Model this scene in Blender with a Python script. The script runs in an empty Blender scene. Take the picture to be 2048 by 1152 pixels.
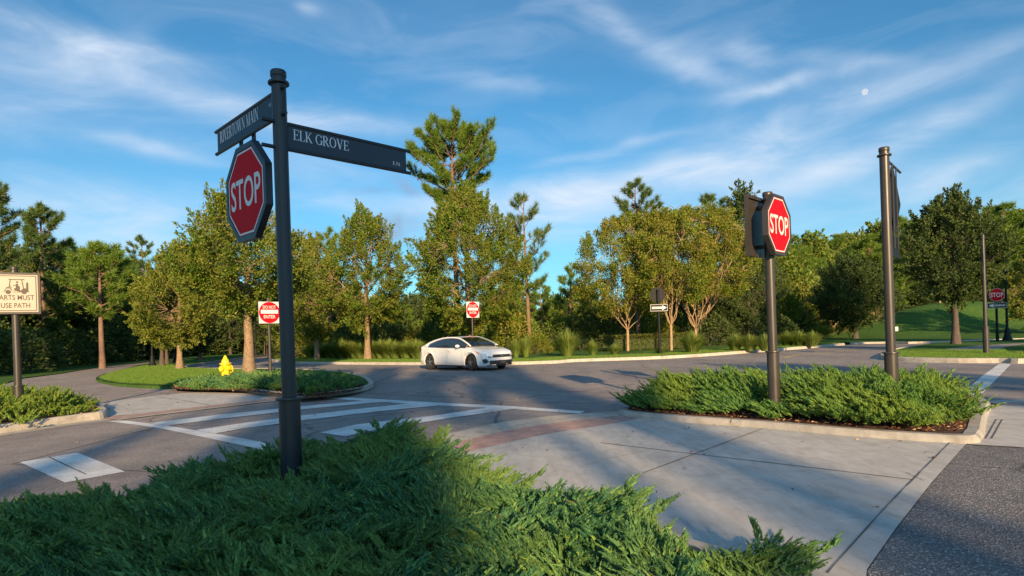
import bpy, math, random
import numpy as np
from mathutils import Vector, Matrix, noise
from mathutils.geometry import tessellate_polygon

# ------------------------------------------------------------------ camera
F_PX = 1230.0; ROLL = math.radians(1.95); CAM_H = 1.42; HY = 668.0
sc = bpy.context.scene
col = sc.collection
cam_d = bpy.data.cameras.new('camera'); cam = bpy.data.objects.new('camera', cam_d); col.objects.link(cam)
cam_d.sensor_width = 36.0; cam_d.lens = 36.0*F_PX/2048.0
cam_d.shift_y = (HY-576.0)/2048.0
cam_d.clip_start = 0.05; cam_d.clip_end = 20000
_c, _s = math.cos(ROLL), math.sin(ROLL)
cam.matrix_world = Matrix(((_c, _s, 0, 0), (0, 0, -1, 0), (-_s, _c, 0, CAM_H), (0, 0, 0, 1)))
sc.camera = cam
sc.render.resolution_x = 1024; sc.render.resolution_y = 576

# ------------------------------------------------------------------ world, sun, exposure
SUN_EL = math.radians(16); SUN_AZ = math.radians(9.6)     # behind the camera, a little to its right
S_DIR = Vector((math.sin(SUN_AZ)*math.cos(SUN_EL), -math.cos(SUN_AZ)*math.cos(SUN_EL), math.sin(SUN_EL)))
sun_d = bpy.data.lights.new('sun', 'SUN'); sun = bpy.data.objects.new('sun', sun_d); col.objects.link(sun)
sun_d.energy = 5.0; sun_d.angle = math.radians(0.55); sun_d.color = (1.0, 0.69, 0.37)
sun.rotation_euler = S_DIR.to_track_quat('Z', 'Y').to_euler()
sun.location = (10, -40, 30)
sc.view_settings.view_transform = 'Standard'; sc.view_settings.look = 'None'
sc.view_settings.gamma = 1.0; sc.view_settings.use_curve_mapping = False
sc.view_settings.exposure = 1.0

def ray(x, y):
    """pixel of the photograph -> (X/Y, (Z-H)/Y) of the line of sight"""
    dx = (x-1024)/F_PX; dy = (HY-y)/F_PX
    return dx*_c+dy*_s, -dx*_s+dy*_c
def G(x, y, z=0.0):
    a, b = ray(x, y); Y = (z-CAM_H)/b
    return (a*Y, Y)
def D(x, y, Y):
    a, b = ray(x, y)
    return Vector((a*Y, Y, CAM_H+b*Y))

world = bpy.data.worlds.new('World'); sc.world = world; world.use_nodes = True
def build_world():
    nt = world.node_tree; N = nt.nodes; L = nt.links; N.clear()
    def nd(t, **k):
        n = N.new(t)
        for a, v in k.items(): setattr(n, a, v)
        return n
    def m(op, a, b=None, c=None):
        n = nd('ShaderNodeMath', operation=op)
        for i, v in enumerate((a, b, c)):
            if v is None: continue
            if isinstance(v, (int, float)): n.inputs[i].default_value = v
            else: L.new(v, n.inputs[i])
        return n.outputs[0]
    out = nd('ShaderNodeOutputWorld'); bg = nd('ShaderNodeBackground')
    sky = nd('ShaderNodeTexSky', sky_type='NISHITA', sun_disc=False)
    sky.sun_elevation = SUN_EL; sky.sun_rotation = math.pi-SUN_AZ
    sky.altitude = 0; sky.air_density = 1.0; sky.dust_density = 0.35; sky.ozone_density = 1.7
    tint = nd('ShaderNodeMix', data_type='RGBA', blend_type='MULTIPLY'); tint.inputs[0].default_value = 1
    L.new(sky.outputs[0], tint.inputs[6]); tint.inputs[7].default_value = (0.31, 0.80, 1.02, 1)
    tc = nd('ShaderNodeTexCoord'); sp = nd('ShaderNodeSeparateXYZ'); L.new(tc.outputs['Generated'], sp.inputs[0])
    X, Y, Z = sp.outputs
    az = m('ARCTAN2', X, Y); hor = m('SQRT', m('ADD', m('MULTIPLY', X, X), m('MULTIPLY', Y, Y)))
    el = m('ARCTAN2', Z, hor)
    # slow wobble so the cloud banks have ragged outlines
    cb = nd('ShaderNodeCombineXYZ'); L.new(az, cb.inputs[0]); L.new(el, cb.inputs[1])
    def noi(scale, det, sx=1, sy=1, rot=0, rough=0.55, dist=0.0, off=0):
        mp = nd('ShaderNodeMapping'); mp.inputs['Scale'].default_value = (sx, sy, 1)
        mp.inputs['Rotation'].default_value = (0, 0, rot); mp.inputs['Location'].default_value = (off, off*.7, 0)
        L.new(cb.outputs[0], mp.inputs[0])
        n = nd('ShaderNodeTexNoise'); n.inputs['Scale'].default_value = scale; n.inputs['Detail'].default_value = det
        n.inputs['Roughness'].default_value = rough; n.inputs['Distortion'].default_value = dist
        L.new(mp.outputs[0], n.inputs[0]); return n
    w1 = noi(5, 3); sc1 = nd('ShaderNodeSeparateXYZ'); L.new(w1.outputs['Color'], sc1.inputs[0])
    u = m('ADD', az, m('MULTIPLY', m('SUBTRACT', sc1.outputs[0], .5), .08))
    v = m('ADD', el, m('MULTIPLY', m('SUBTRACT', sc1.outputs[1], .5), .055))
    def blob(px, py, l, w, ang, st):
        a, b = ray(px, py); u0 = math.atan(a); v0 = math.atan(b/math.hypot(1, a))
        k = 1/(F_PX*(1+a*a)); th = math.radians(-ang+1.95)
        ll, ww = l*k, w*k*math.sqrt(1+a*a)
        du = m('SUBTRACT', u, u0); dv = m('SUBTRACT', v, v0)
        p = m('ADD', m('MULTIPLY', du, math.cos(th)/ll), m('MULTIPLY', dv, math.sin(th)/ll))
        q = m('ADD', m('MULTIPLY', du, -math.sin(th)/ww), m('MULTIPLY', dv, math.cos(th)/ww))
        e = m('EXPONENT', m('MULTIPLY', m('ADD', m('MULTIPLY', p, p), m('MULTIPLY', q, q)), -1.0))
        return m('MULTIPLY', e, st)
    def total(lst):
        t = None
        for b in lst:
            o = blob(*b); t = o if t is None else m('ADD', t, o)
        return t
    white = total([(200, 80, 210, 26, 6, .95), (90, 150, 240, 75, 14, .55), (330, 165, 260, 40, 14, .6), (20, 225, 90, 50, 0, .5),
        (470, 225, 200, 26, 10, .55), (290, 298, 120, 14, 12, .85), (700, 248, 190, 22, 3, .7), (180, 410, 330, 55, 6, .75),
        (1240, 50, 130, 20, 33, .5), (1340, 90, 80, 26, 20, .35), (1440, 148, 150, 20, 20, .7), (1550, 170, 150, 15, 2, .9),
        (1495, 100, 45, 26, 30, .5), (1660, 120, 140, 14, 18, .45), (1800, 172, 330, 22, -4, .55), (1250, 292, 130, 10, -5, .6),
        (1130, 388, 220, 34, -4, 1.15), (1330, 350, 150, 34, -10, .8), (1500, 308, 170, 38, -12, .9), (1560, 370, 260, 38, -12, .55),
        (1760, 300, 200, 34, -14, .8), (1900, 250, 180, 24, -14, .5), (1930, 335, 150, 45, -16, .7), (980, 165, 150, 12, 8, .4),
        (620, 18, 28, 10, 5, .6), (820, 420, 150, 20, 4, .55), (700, 400, 150, 12, 2, .4), (1100, 440, 240, 50, 0, .8), (550, 330, 300, 30, 5, .3),
        (1800, 430, 400, 60, 0, .45), (100, 480, 300, 70, 0, .5), (1000, 60, 500, 60, 6, .16), (1500, 230, 400, 50, 0, .14)])
    fib = noi(7, 6, .6, 2.0, .12, .56, .8)
    fib2 = noi(26, 7, .5, 2.0, -.25, .65, .6, 3)
    f = m('ADD', m('MULTIPLY', fib.outputs[0], 1.1), m('MULTIPLY', fib2.outputs[0], .35))
    f = m('MAXIMUM', m('SUBTRACT', f, .27), .0)
    dens = m('MULTIPLY', white, m('MULTIPLY', f, 1.0))
    veil = m('MULTIPLY', m('MAXIMUM', m('SUBTRACT', fib.outputs[0], .46), 0), .5)
    dens = m('MINIMUM', m('ADD', dens, veil), .92)
    up = m('MINIMUM', m('MAXIMUM', m('MULTIPLY', el, 12), 0), 1)
    dens = m('MULTIPLY', dens, up)
    # a low whitening belt over the horizon
    belt = m('EXPONENT', m('MULTIPLY', m('MAXIMUM', el, 0), -6.0))
    dens2 = m('MINIMUM', m('ADD', dens, m('MULTIPLY', belt, .17)), .95)
    mix = nd('ShaderNodeMix', data_type='RGBA'); L.new(dens2, mix.inputs[0]); L.new(tint.outputs[2], mix.inputs[6])
    mix.inputs[7].default_value = (5.3, 6.0, 7.0, 1)
    dark = total([(795, 462, 44, 26, -15, .9), (625, 490, 40, 24, 0, .75), (812, 378, 30, 12, 25, .5), (735, 388, 40, 6, 0, .3), (560, 470, 60, 12, 0, .4)])
    dn = noi(22, 6, 1, 1, 0, .6, 0, 7)
    dk = m('MINIMUM', m('MULTIPLY', dark, m('MULTIPLY', m('SUBTRACT', dn.outputs[0], .15), 2.2)), .8)
    mix2 = nd('ShaderNodeMix', data_type='RGBA'); L.new(dk, mix2.inputs[0]); L.new(mix.outputs[2], mix2.inputs[6])
    mix2.inputs[7].default_value = (2.3, 2.7, 3.9, 1)
    # blue fill glow added to the sky behind the viewer to lift the shade
    back = m('MULTIPLY', m('MINIMUM', m('MAXIMUM', m('MULTIPLY', Y, -1.5), 0), 1), m('MULTIPLY', up, .42))
    mix3 = nd('ShaderNodeMix', data_type='RGBA'); L.new(back, mix3.inputs[0]); L.new(mix2.outputs[2], mix3.inputs[6]); mix3.inputs[7].default_value = (6.0, 9.8, 14.5, 1)
    L.new(mix3.outputs[2], bg.inputs[0]); bg.inputs[1].default_value = SKY_STRENGTH
    L.new(bg.outputs[0], out.inputs[0])
SKY_STRENGTH = 0.072
build_world()

# ------------------------------------------------------------------ materials
def new_mat(name):
    mt = bpy.data.materials.new(name); mt.use_nodes = True
    nt = mt.node_tree; b = nt.nodes['Principled BSDF']
    return mt, nt, b
def ramp(nt, fac, stops):
    r = nt.nodes.new('ShaderNodeValToRGB'); cr = r.color_ramp
    while len(cr.elements) < len(stops): cr.elements.new(0.5)
    for e, (p, c) in zip(cr.elements, stops): e.position = p; e.color = (*c, 1)
    nt.links.new(fac, r.inputs[0]); return r.outputs[0]
def noise_n(nt, scale, detail=4, rough=.55, vec=None, dist=0):
    n = nt.nodes.new('ShaderNodeTexNoise'); n.inputs['Scale'].default_value = scale
    n.inputs['Detail'].default_value = detail; n.inputs['Roughness'].default_value = rough; n.inputs['Distortion'].default_value = dist
    if vec is not None: nt.links.new(vec, n.inputs[0])
    return n.outputs[0]
def obj_vec(nt, scale=(1, 1, 1), which='Object'):
    t = nt.nodes.new('ShaderNodeTexCoord'); mp = nt.nodes.new('ShaderNodeMapping')
    mp.inputs['Scale'].default_value = scale; nt.links.new(t.outputs[which], mp.inputs[0]); return mp.outputs[0]
def pos_vec(nt, scale=(1, 1, 1)):
    t = nt.nodes.new('ShaderNodeNewGeometry'); mp = nt.nodes.new('ShaderNodeMapping')
    mp.inputs['Scale'].default_value = scale; nt.links.new(t.outputs['Position'], mp.inputs[0]); return mp.outputs[0]
def mixc(nt, f, a, b, mode='MIX'):
    n = nt.nodes.new('ShaderNodeMix'); n.data_type = 'RGBA'; n.blend_type = mode
    for i, v in ((0, f), (6, a), (7, b)):
        if isinstance(v, (int, float)): n.inputs[i].default_value = v
        elif isinstance(v, tuple): n.inputs[i].default_value = (*v, 1)
        else: nt.links.new(v, n.inputs[i])
    return n.outputs[2]
def bump(nt, b, h, strength=.3, dist=.01):
    bp = nt.nodes.new('ShaderNodeBump'); bp.inputs['Strength'].default_value = strength; bp.inputs['Distance'].default_value = dist
    nt.links.new(h, bp.inputs['Height']); nt.links.new(bp.outputs[0], b.inputs['Normal'])
def plain(name, c, rough=.5, metal=0, spec=.5, vary=.12, sc_=6):
    mt, nt, b = new_mat(name); v = obj_vec(nt)
    n = noise_n(nt, sc_, 5, .6, v)
    lo = tuple(x*(1-vary) for x in c); hi = tuple(min(1, x*(1+vary)) for x in c)
    nt.links.new(ramp(nt, n, [(.3, lo), (.7, hi)]), b.inputs['Base Color'])
    b.inputs['Roughness'].default_value = rough; b.inputs['Metallic'].default_value = metal; b.inputs['Specular IOR Level'].default_value = spec
    return mt
def asphalt(name, a, c, speck=.5):
    mt, nt, b = new_mat(name); v = pos_vec(nt)
    big = noise_n(nt, .22, 4, .6, v); mid = noise_n(nt, 2.2, 5, .65, v)
    base = ramp(nt, big, [(.3, a), (.7, c)])
    base = mixc(nt, .35, base, ramp(nt, mid, [(.35, tuple(x*.75 for x in a)), (.7, tuple(x*1.25 for x in c))]))
    vo = nt.nodes.new('ShaderNodeTexVoronoi'); vo.inputs['Scale'].default_value = 95; nt.links.new(v, vo.inputs[0])
    sp = nt.nodes.new('ShaderNodeSeparateColor'); nt.links.new(vo.outputs['Color'], sp.inputs[0])
    st = ramp(nt, sp.outputs[0], [(0, (.45, .45, .47)), (.6, (.9, .9, .9)), (.84, (1.25, 1.22, 1.15)), (1, (3.0, 2.8, 2.5))])
    base = mixc(nt, speck, base, mixc(nt, 1, base, st, 'MULTIPLY'))
    wear = ramp(nt, noise_n(nt, .55, 5, .7, pos_vec(nt, (1, .35, 1)), .8), [(.36, (.80, .80, .82)), (.5, (1, 1, 1)), (.66, (1.14, 1.12, 1.1))])
    base = mixc(nt, .9, base, wear, 'MULTIPLY')
    drips = ramp(nt, noise_n(nt, 3.1, 3, .5, v), [(.70, (1, 1, 1)), (.76, (.6, .6, .6))]); base = mixc(nt, .8, base, drips, 'MULTIPLY')
    # hairline cracks and oil drips
    v2 = nt.nodes.new('ShaderNodeTexVoronoi'); v2.feature = 'DISTANCE_TO_EDGE'; v2.inputs['Scale'].default_value = .23
    wv = mixc(nt, .35, v, noise_n(nt, 1.5, 4, .6, v), 'ADD'); nt.links.new(wv, v2.inputs[0])
    cr = ramp(nt, v2.outputs[0], [(0, (.35, .35, .35)), (.0035, (.45, .45, .45)), (.006, (1, 1, 1))])
    base = mixc(nt, .8, base, cr, 'MULTIPLY')
    nt.links.new(base, b.inputs['Base Color']); b.inputs['Roughness'].default_value = .85; b.inputs['Specular IOR Level'].default_value = .35
    bump(nt, b, vo.outputs['Distance'], .55, .012); return mt
def concrete(name, a, c, stain=(.6, .55, .5)):
    mt, nt, b = new_mat(name); v = pos_vec(nt)
    base = ramp(nt, noise_n(nt, 1.1, 6, .65, v), [(.3, a), (.7, c)])
    st = ramp(nt, noise_n(nt, 3.3, 6, .7, v, .5), [(.32, stain), (.5, (1, 1, 1))])
    base = mixc(nt, .5, base, st, 'MULTIPLY')
    streak = ramp(nt, noise_n(nt, 1, 5, .65, pos_vec(nt, (9, 2.2, 1)), .3), [(.3, (.74, .73, .71)), (.62, (1.06, 1.06, 1.05))]); base = mixc(nt, .7, base, streak, 'MULTIPLY')
    fine = ramp(nt, noise_n(nt, 130, 3, .7, v), [(.3, (.78, .78, .78)), (.7, (1.15, 1.15, 1.15))])
    base = mixc(nt, .7, base, fine, 'MULTIPLY')
    nt.links.new(base, b.inputs['Base Color']); b.inputs['Roughness'].default_value = .88; b.inputs['Specular IOR Level'].default_value = .3
    # broom finish
    vb = pos_vec(nt, (60, 220, 60)); bump(nt, b, noise_n(nt, 1, 3, .6, vb), .35, .006); return mt
def leaf(name, stops, trans=.35, rough=.55, patch=None, spec=.3, pscale=.7):
    """leaf material: every leaf (mesh island) gets its own tone"""
    mt, nt, b = new_mat(name)
    g = nt.nodes.new('ShaderNodeNewGeometry')
    c = ramp(nt, g.outputs['Random Per Island'], stops)
    if patch:
        n = noise_n(nt, pscale, 3, .6, pos_vec(nt))
        c = mixc(nt, ramp(nt, n, [(.42, (0, 0, 0)), (.62, (1, 1, 1))]), c, mixc(nt, .75, c, patch))
    nt.links.new(c, b.inputs['Base Color']); b.inputs['Roughness'].default_value = rough; b.inputs['Specular IOR Level'].default_value = spec
    tr = nt.nodes.new('ShaderNodeBsdfTranslucent'); mx = nt.nodes.new('ShaderNodeMixShader')
    tcol = mixc(nt, 1, c, (1.5, 1.35, .5), 'MULTIPLY'); nt.links.new(tcol, tr.inputs[0])
    mx.inputs[0].default_value = trans
    nt.links.new(b.outputs[0], mx.inputs[1]); nt.links.new(tr.outputs[0], mx.inputs[2])
    nt.links.new(mx.outputs[0], nt.nodes['Material Output'].inputs[0]); return mt
def bark(name, a, c, sc_=(9, 9, 2.5)):
    mt, nt, b = new_mat(name); v = obj_vec(nt, sc_)
    n = noise_n(nt, 2.2, 6, .7, v, .4)
    nt.links.new(ramp(nt, n, [(.3, a), (.65, c)]), b.inputs['Base Color']); b.inputs['Roughness'].default_value = .9
    b.inputs['Specular IOR Level'].default_value = .15; bump(nt, b, n, .8, .03); return mt

M = {}
M['road'] = asphalt('road_asphalt', (.215, .19, .18), (.275, .245, .23), .45)
M['lane'] = asphalt('dark_asphalt', (.145, .14, .142), (.19, .182, .182), .85)
M['path'] = asphalt('path_asphalt', (.24, .205, .185), (.30, .26, .235), .3)
M['conc'] = concrete('pale_concrete', (.40, .385, .36), (.49, .475, .445), (.68, .65, .62))
M['kerbgrey'] = concrete('grey_kerb_concrete', (.29, .275, .25), (.38, .36, .33), (.5, .46, .42))
M['kerb'] = concrete('kerb_concrete', (.36, .33, .28), (.48, .44, .38), (.42, .38, .33))
M['joint'] = plain('joint_filler', (.075, .068, .06), .95)
M['paint'] = plain('road_paint', (.70, .70, .68), .6, vary=.1, sc_=3)
_m = M['paint']; nt = _m.node_tree; b = nt.nodes['Principled BSDF']; _v = pos_vec(nt)
_w = ramp(nt, noise_n(nt, 55, 6, .8, _v), [(.36, (.26, .25, .24)), (.45, (.66, .66, .64))]); _w2 = ramp(nt, noise_n(nt, 1.7, 4, .7, _v), [(.35, (.72, .71, .70)), (.6, (1.05, 1.05, 1.04))])
nt.links.new(mixc(nt, 1, _w, _w2, 'MULTIPLY'), b.inputs['Base Color'])
M['yellowpaint'] = plain('yellow_road_paint', (.62, .42, .08), .6)
M['mulch'], nt, b = new_mat('bark_mulch')
v = pos_vec(nt); n = noise_n(nt, 32, 6, .75, v, 1.0)
nt.links.new(ramp(nt, n, [(.35, (.018, .010, .007)), (.52, (.085, .038, .022)), (.75, (.26, .14, .08))]), b.inputs['Base Color'])
b.inputs['Roughness'].default_value = .95; bump(nt, b, n, 1, .05)
M['chip'] = leaf('mulch_chips', [(0, (.03, .014, .009)), (.5, (.13, .055, .03)), (.85, (.24, .12, .06)), (1, (.45, .3, .18))], 0.0, .9, spec=.1)
def brickmat():
    mt, nt, b = new_mat('brick_pavers'); v = obj_vec(nt, (1, 1, 1), 'UV')
    br = nt.nodes.new('ShaderNodeTexBrick'); nt.links.new(v, br.inputs[0])
    br.inputs['Scale'].default_value = 1; br.inputs['Brick Width'].default_value = .2; br.inputs['Row Height'].default_value = .1
    br.inputs['Mortar Size'].default_value = .006; br.inputs['Color1'].default_value = (.44, .26, .21, 1)
    br.inputs['Color2'].default_value = (.33, .21, .18, 1); br.inputs['Mortar'].default_value = (.22, .20, .18, 1)
    c = mixc(nt, .5, br.outputs[0], ramp(nt, noise_n(nt, 4, 5, .6, pos_vec(nt)), [(.3, (.5, .5, .5)), (.7, (1.3, 1.3, 1.3))]), 'MULTIPLY')
    nt.links.new(c, b.inputs['Base Color']); b.inputs['Roughness'].default_value = .85; bump(nt, b, br.outputs['Fac'], -.5, .004); return mt
M['brick'] = brickmat()
def grassmat(name, a, c):
    mt, nt, b = new_mat(name); v = pos_vec(nt)
    base = ramp(nt, noise_n(nt, 3, 6, .7, v), [(.3, a), (.7, c)])
    base = mixc(nt, .8, base, ramp(nt, noise_n(nt, .35, 5, .7, v, .5), [(.35, (.75, .82, .8)), (.52, (1, 1, 1)), (.68, (1.5, 1.25, 1.0))]), 'MULTIPLY')
    base = mixc(nt, .8, base, ramp(nt, noise_n(nt, 40, 4, .7, v), [(.3, (.5, .5, .5)), (.7, (1.4, 1.4, 1.3))]), 'MULTIPLY')
    nt.links.new(base, b.inputs['Base Color']); b.inputs['Roughness'].default_value = .9; b.inputs['Specular IOR Level'].default_value = .15
    bump(nt, b, noise_n(nt, 55, 4, .7, v), 1, .05); return mt
M['lawn'] = grassmat('lawn_turf', (.045, .11, .02), (.085, .17, .03))
M['litter'] = grassmat('leaf_litter', (.03, .03, .014), (.06, .05, .025))
M['blade'] = leaf('grass_blades', [(0, (.075, .16, .028)), (.5, (.13, .24, .035)), (1, (.21, .30, .05))], .35, .6)
M['jun'] = leaf('juniper_sprays', [(0, (.030, .10, .056)), (.5, (.068, .19, .088)), (.85, (.13, .29, .09)), (.985, (.27, .40, .08)), (1, (.20, .10, .05))], .3, .6, patch=(.16, .26, .06), pscale=1.1, spec=.2)
M['junlit'] = leaf('sunlit_juniper_sprays', [(0, (.045, .125, .045)), (.5, (.092, .225, .058)), (.85, (.16, .31, .065)), (.985, (.27, .39, .07)), (1, (.24, .11, .05))], .32, .6, patch=(.20, .30, .05), pscale=1.3, spec=.2)  # same juniper, brightened so the sunlit look sits in its colour
M['juny'] = leaf('yellow_juniper_sprays', [(0, (.08, .16, .03)), (.5, (.15, .24, .035)), (1, (.26, .32, .05))], .25, .6, spec=.2)
M['twig'] = bark('juniper_twig', (.06, .035, .02), (.12, .07, .045))
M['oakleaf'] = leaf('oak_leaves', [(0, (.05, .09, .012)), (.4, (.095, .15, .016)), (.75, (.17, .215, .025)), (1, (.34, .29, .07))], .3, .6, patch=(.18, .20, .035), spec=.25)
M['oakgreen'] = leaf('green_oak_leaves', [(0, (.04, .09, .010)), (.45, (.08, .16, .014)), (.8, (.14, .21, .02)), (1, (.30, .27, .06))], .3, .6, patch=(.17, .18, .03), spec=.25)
M['oakshade'] = leaf('shade_toned_oak_leaves', [(0, (.035, .065, .02)), (.5, (.06, .10, .03)), (1, (.12, .15, .04))], .3, .6, spec=.2)  # leaf copy darkened to stand in for foliage in shade
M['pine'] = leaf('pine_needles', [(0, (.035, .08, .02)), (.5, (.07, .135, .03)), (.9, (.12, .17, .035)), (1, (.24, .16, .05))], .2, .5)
M['pinelit'] = leaf('sunlit_pine_needles', [(0, (.06, .12, .018)), (.5, (.12, .21, .028)), (1, (.20, .28, .04))], .3, .5)  # pine copy with sunlight put into the needle colour
M['myrtle'] = leaf('myrtle_leaves', [(0, (.06, .11, .012)), (.5, (.13, .20, .02)), (.93, (.24, .27, .03)), (1, (.42, .24, .12))], .35, .6, patch=(.22, .20, .035), spec=.2)
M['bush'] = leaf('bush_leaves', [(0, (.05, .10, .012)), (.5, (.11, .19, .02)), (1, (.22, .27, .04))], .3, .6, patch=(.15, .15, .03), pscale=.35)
M['muhly'] = leaf('ornamental_grass_blades', [(0, (.09, .15, .03)), (.5, (.16, .24, .045)), (1, (.29, .31, .09))], .35, .6)
M['hedge'] = leaf('hedge_leaves', [(0, (.04, .07, .015)), (.5, (.09, .11, .022)), (1, (.18, .15, .03))], .3, .6)
M['moss'] = leaf('spanish_moss', [(0, (.10, .10, .06)), (1, (.24, .21, .13))], .3, .9)
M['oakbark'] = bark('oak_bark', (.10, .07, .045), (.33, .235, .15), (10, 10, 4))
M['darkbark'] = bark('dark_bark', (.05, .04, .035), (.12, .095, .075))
M['pinebark'] = bark('pine_bark', (.10, .062, .048), (.25, .165, .12), (8, 8, 2))
M['myrtlebark'] = bark('myrtle_bark', (.20, .14, .085), (.40, .28, .175), (6, 6, 1.5))
def painted(name, c, rough=.42, dirt=.35, spec=.5):
    mt, nt, b = new_mat(name); v = obj_vec(nt, (3, 3, .9))
    n = noise_n(nt, 3.0, 7, .7, v)
    nt.links.new(mixc(nt, dirt, c, ramp(nt, n, [(.35, tuple(x*.6 for x in c)), (.65, tuple(x*1.3+.01 for x in c))])), b.inputs['Base Color'])
    r = nt.nodes.new('ShaderNodeMapRange'); nt.links.new(n, r.inputs[0]); r.inputs[3].default_value = rough-.12; r.inputs[4].default_value = rough+.18
    nt.links.new(r.outputs[0], b.inputs['Roughness']); b.inputs['Specular IOR Level'].default_value = spec
    return mt
M['polenear'] = painted('black_pole_paint', (.014, .018, .024), .38)
M['pole'] = painted('bronze_pole_paint', (.034, .029, .024), .36)
M['poledark'] = painted('black_metal', (.007, .008, .010), .6, .2, .25)
M['panel'] = painted('slate_sign_panel', (.018, .032, .052), .5, .2)
M['signred'] = painted('sign_red', (.52, .004, .012), .62, .15, .12)
M['signwhite'] = painted('sign_white', (.62, .61, .59), .4, .1)
M['silver'] = painted('silver_lettering', (.62, .66, .70), .4, .1)
M['tan'] = painted('tan_sign_face', (.36, .33, .27), .45, .1)
M['sepia'] = painted('dark_brown_print', (.05, .035, .025), .5, .1)
M['hydrant'] = painted('yellow_hydrant_paint', (.80, .52, .01), .38, .25)
M['carpaint'], nt, b = new_mat('white_car_paint')
b.inputs['Base Color'].default_value = (.74, .73, .71, 1); b.inputs['Roughness'].default_value = .25; b.inputs['Coat Weight'].default_value = 1.0; b.inputs['Coat Roughness'].default_value = .04
n = noise_n(nt, 40, 2, .5, obj_vec(nt)); nt.links.new(ramp(nt, n, [(.4, (.70, .70, .70)), (.6, (.74, .74, .74))]), b.inputs['Base Color'])
M['glass'], nt, b = new_mat('tinted_glass')
b.inputs['Base Color'].default_value = (.02, .03, .035, 1); b.inputs['Roughness'].default_value = .03; b.inputs['Transmission Weight'].default_value = .0
b.inputs['Coat Weight'].default_value = 1; b.inputs['Specular IOR Level'].default_value = .9
M['windscreen'], nt, b = new_mat('windscreen_glass')
tr = nt.nodes.new('ShaderNodeBsdfTransparent'); gl = nt.nodes.new('ShaderNodeBsdfGlossy'); mx = nt.nodes.new('ShaderNodeMixShader')
tr.inputs[0].default_value = (.62, .68, .66, 1); gl.inputs['Roughness'].default_value = .02; mx.inputs[0].default_value = .2
nt.links.new(tr.outputs[0], mx.inputs[1]); nt.links.new(gl.outputs[0], mx.inputs[2]); nt.links.new(mx.outputs[0], nt.nodes['Material Output'].inputs[0])
M['black'] = plain('black_plastic', (.018, .018, .02), .45)
M['tyre'] = plain('tyre_rubber', (.022, .021, .021), .8)
M['alloy'] = plain('alloy_rim', (.42, .43, .45), .3, .8)
M['lens'] = plain('headlight_lens', (.65, .66, .68), .12, .3)
M['amber'] = plain('amber_lens', (.75, .22, .02), .25)
M['tail'] = plain('tail_lens', (.35, .01, .015), .2)
M['chrome'] = plain('chrome', (.7, .7, .72), .15, 1)
M['skin'] = plain('skin', (.50, .30, .21), .55)
M['shirt'] = plain('pale_shirt', (.45, .43, .42), .9)
M['hair'] = plain('dark_hair', (.03, .018, .012), .7)
M['wood'] = plain('wood_post', (.30, .2, .13), .8)

# ------------------------------------------------------------------ mesh helpers
def tag(o, label=None, cat=None, group=None, kind=None):
    if label: o['label'] = label
    if cat: o['category'] = cat
    if group: o['group'] = group
    if kind: o['kind'] = kind
    return o
def empty(name, loc, rz=0.0, label=None, cat=None, group=None):
    o = bpy.data.objects.new(name, None); col.objects.link(o); o.empty_display_size = .2
    o.location = loc; o.rotation_euler = (0, 0, rz); return tag(o, label, cat, group)
def link(name, me, mat, parent=None, smooth=False):
    me.name = name
    me.materials.append(mat)
    if smooth: me.polygons.foreach_set('use_smooth', [True]*len(me.polygons))
    o = bpy.data.objects.new(name, me); col.objects.link(o)
    if parent is not None: o.parent = parent
    return o
def np_obj(name, V, Fq, mat, parent=None, smooth=False):
    V = np.asarray(V, np.float32); Fq = np.asarray(Fq, np.int32); k = Fq.shape[1]
    me = bpy.data.meshes.new(name)
    me.vertices.add(len(V)); me.vertices.foreach_set('co', V.ravel())
    me.loops.add(Fq.size); me.loops.foreach_set('vertex_index', Fq.ravel())
    me.polygons.add(len(Fq)); me.polygons.foreach_set('loop_start', np.arange(0, Fq.size, k, dtype=np.int32))
    me.polygons.foreach_set('loop_total', np.full(len(Fq), k, np.int32))
    me.update(calc_edges=True)
    return link(name, me, mat, parent, smooth)
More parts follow.
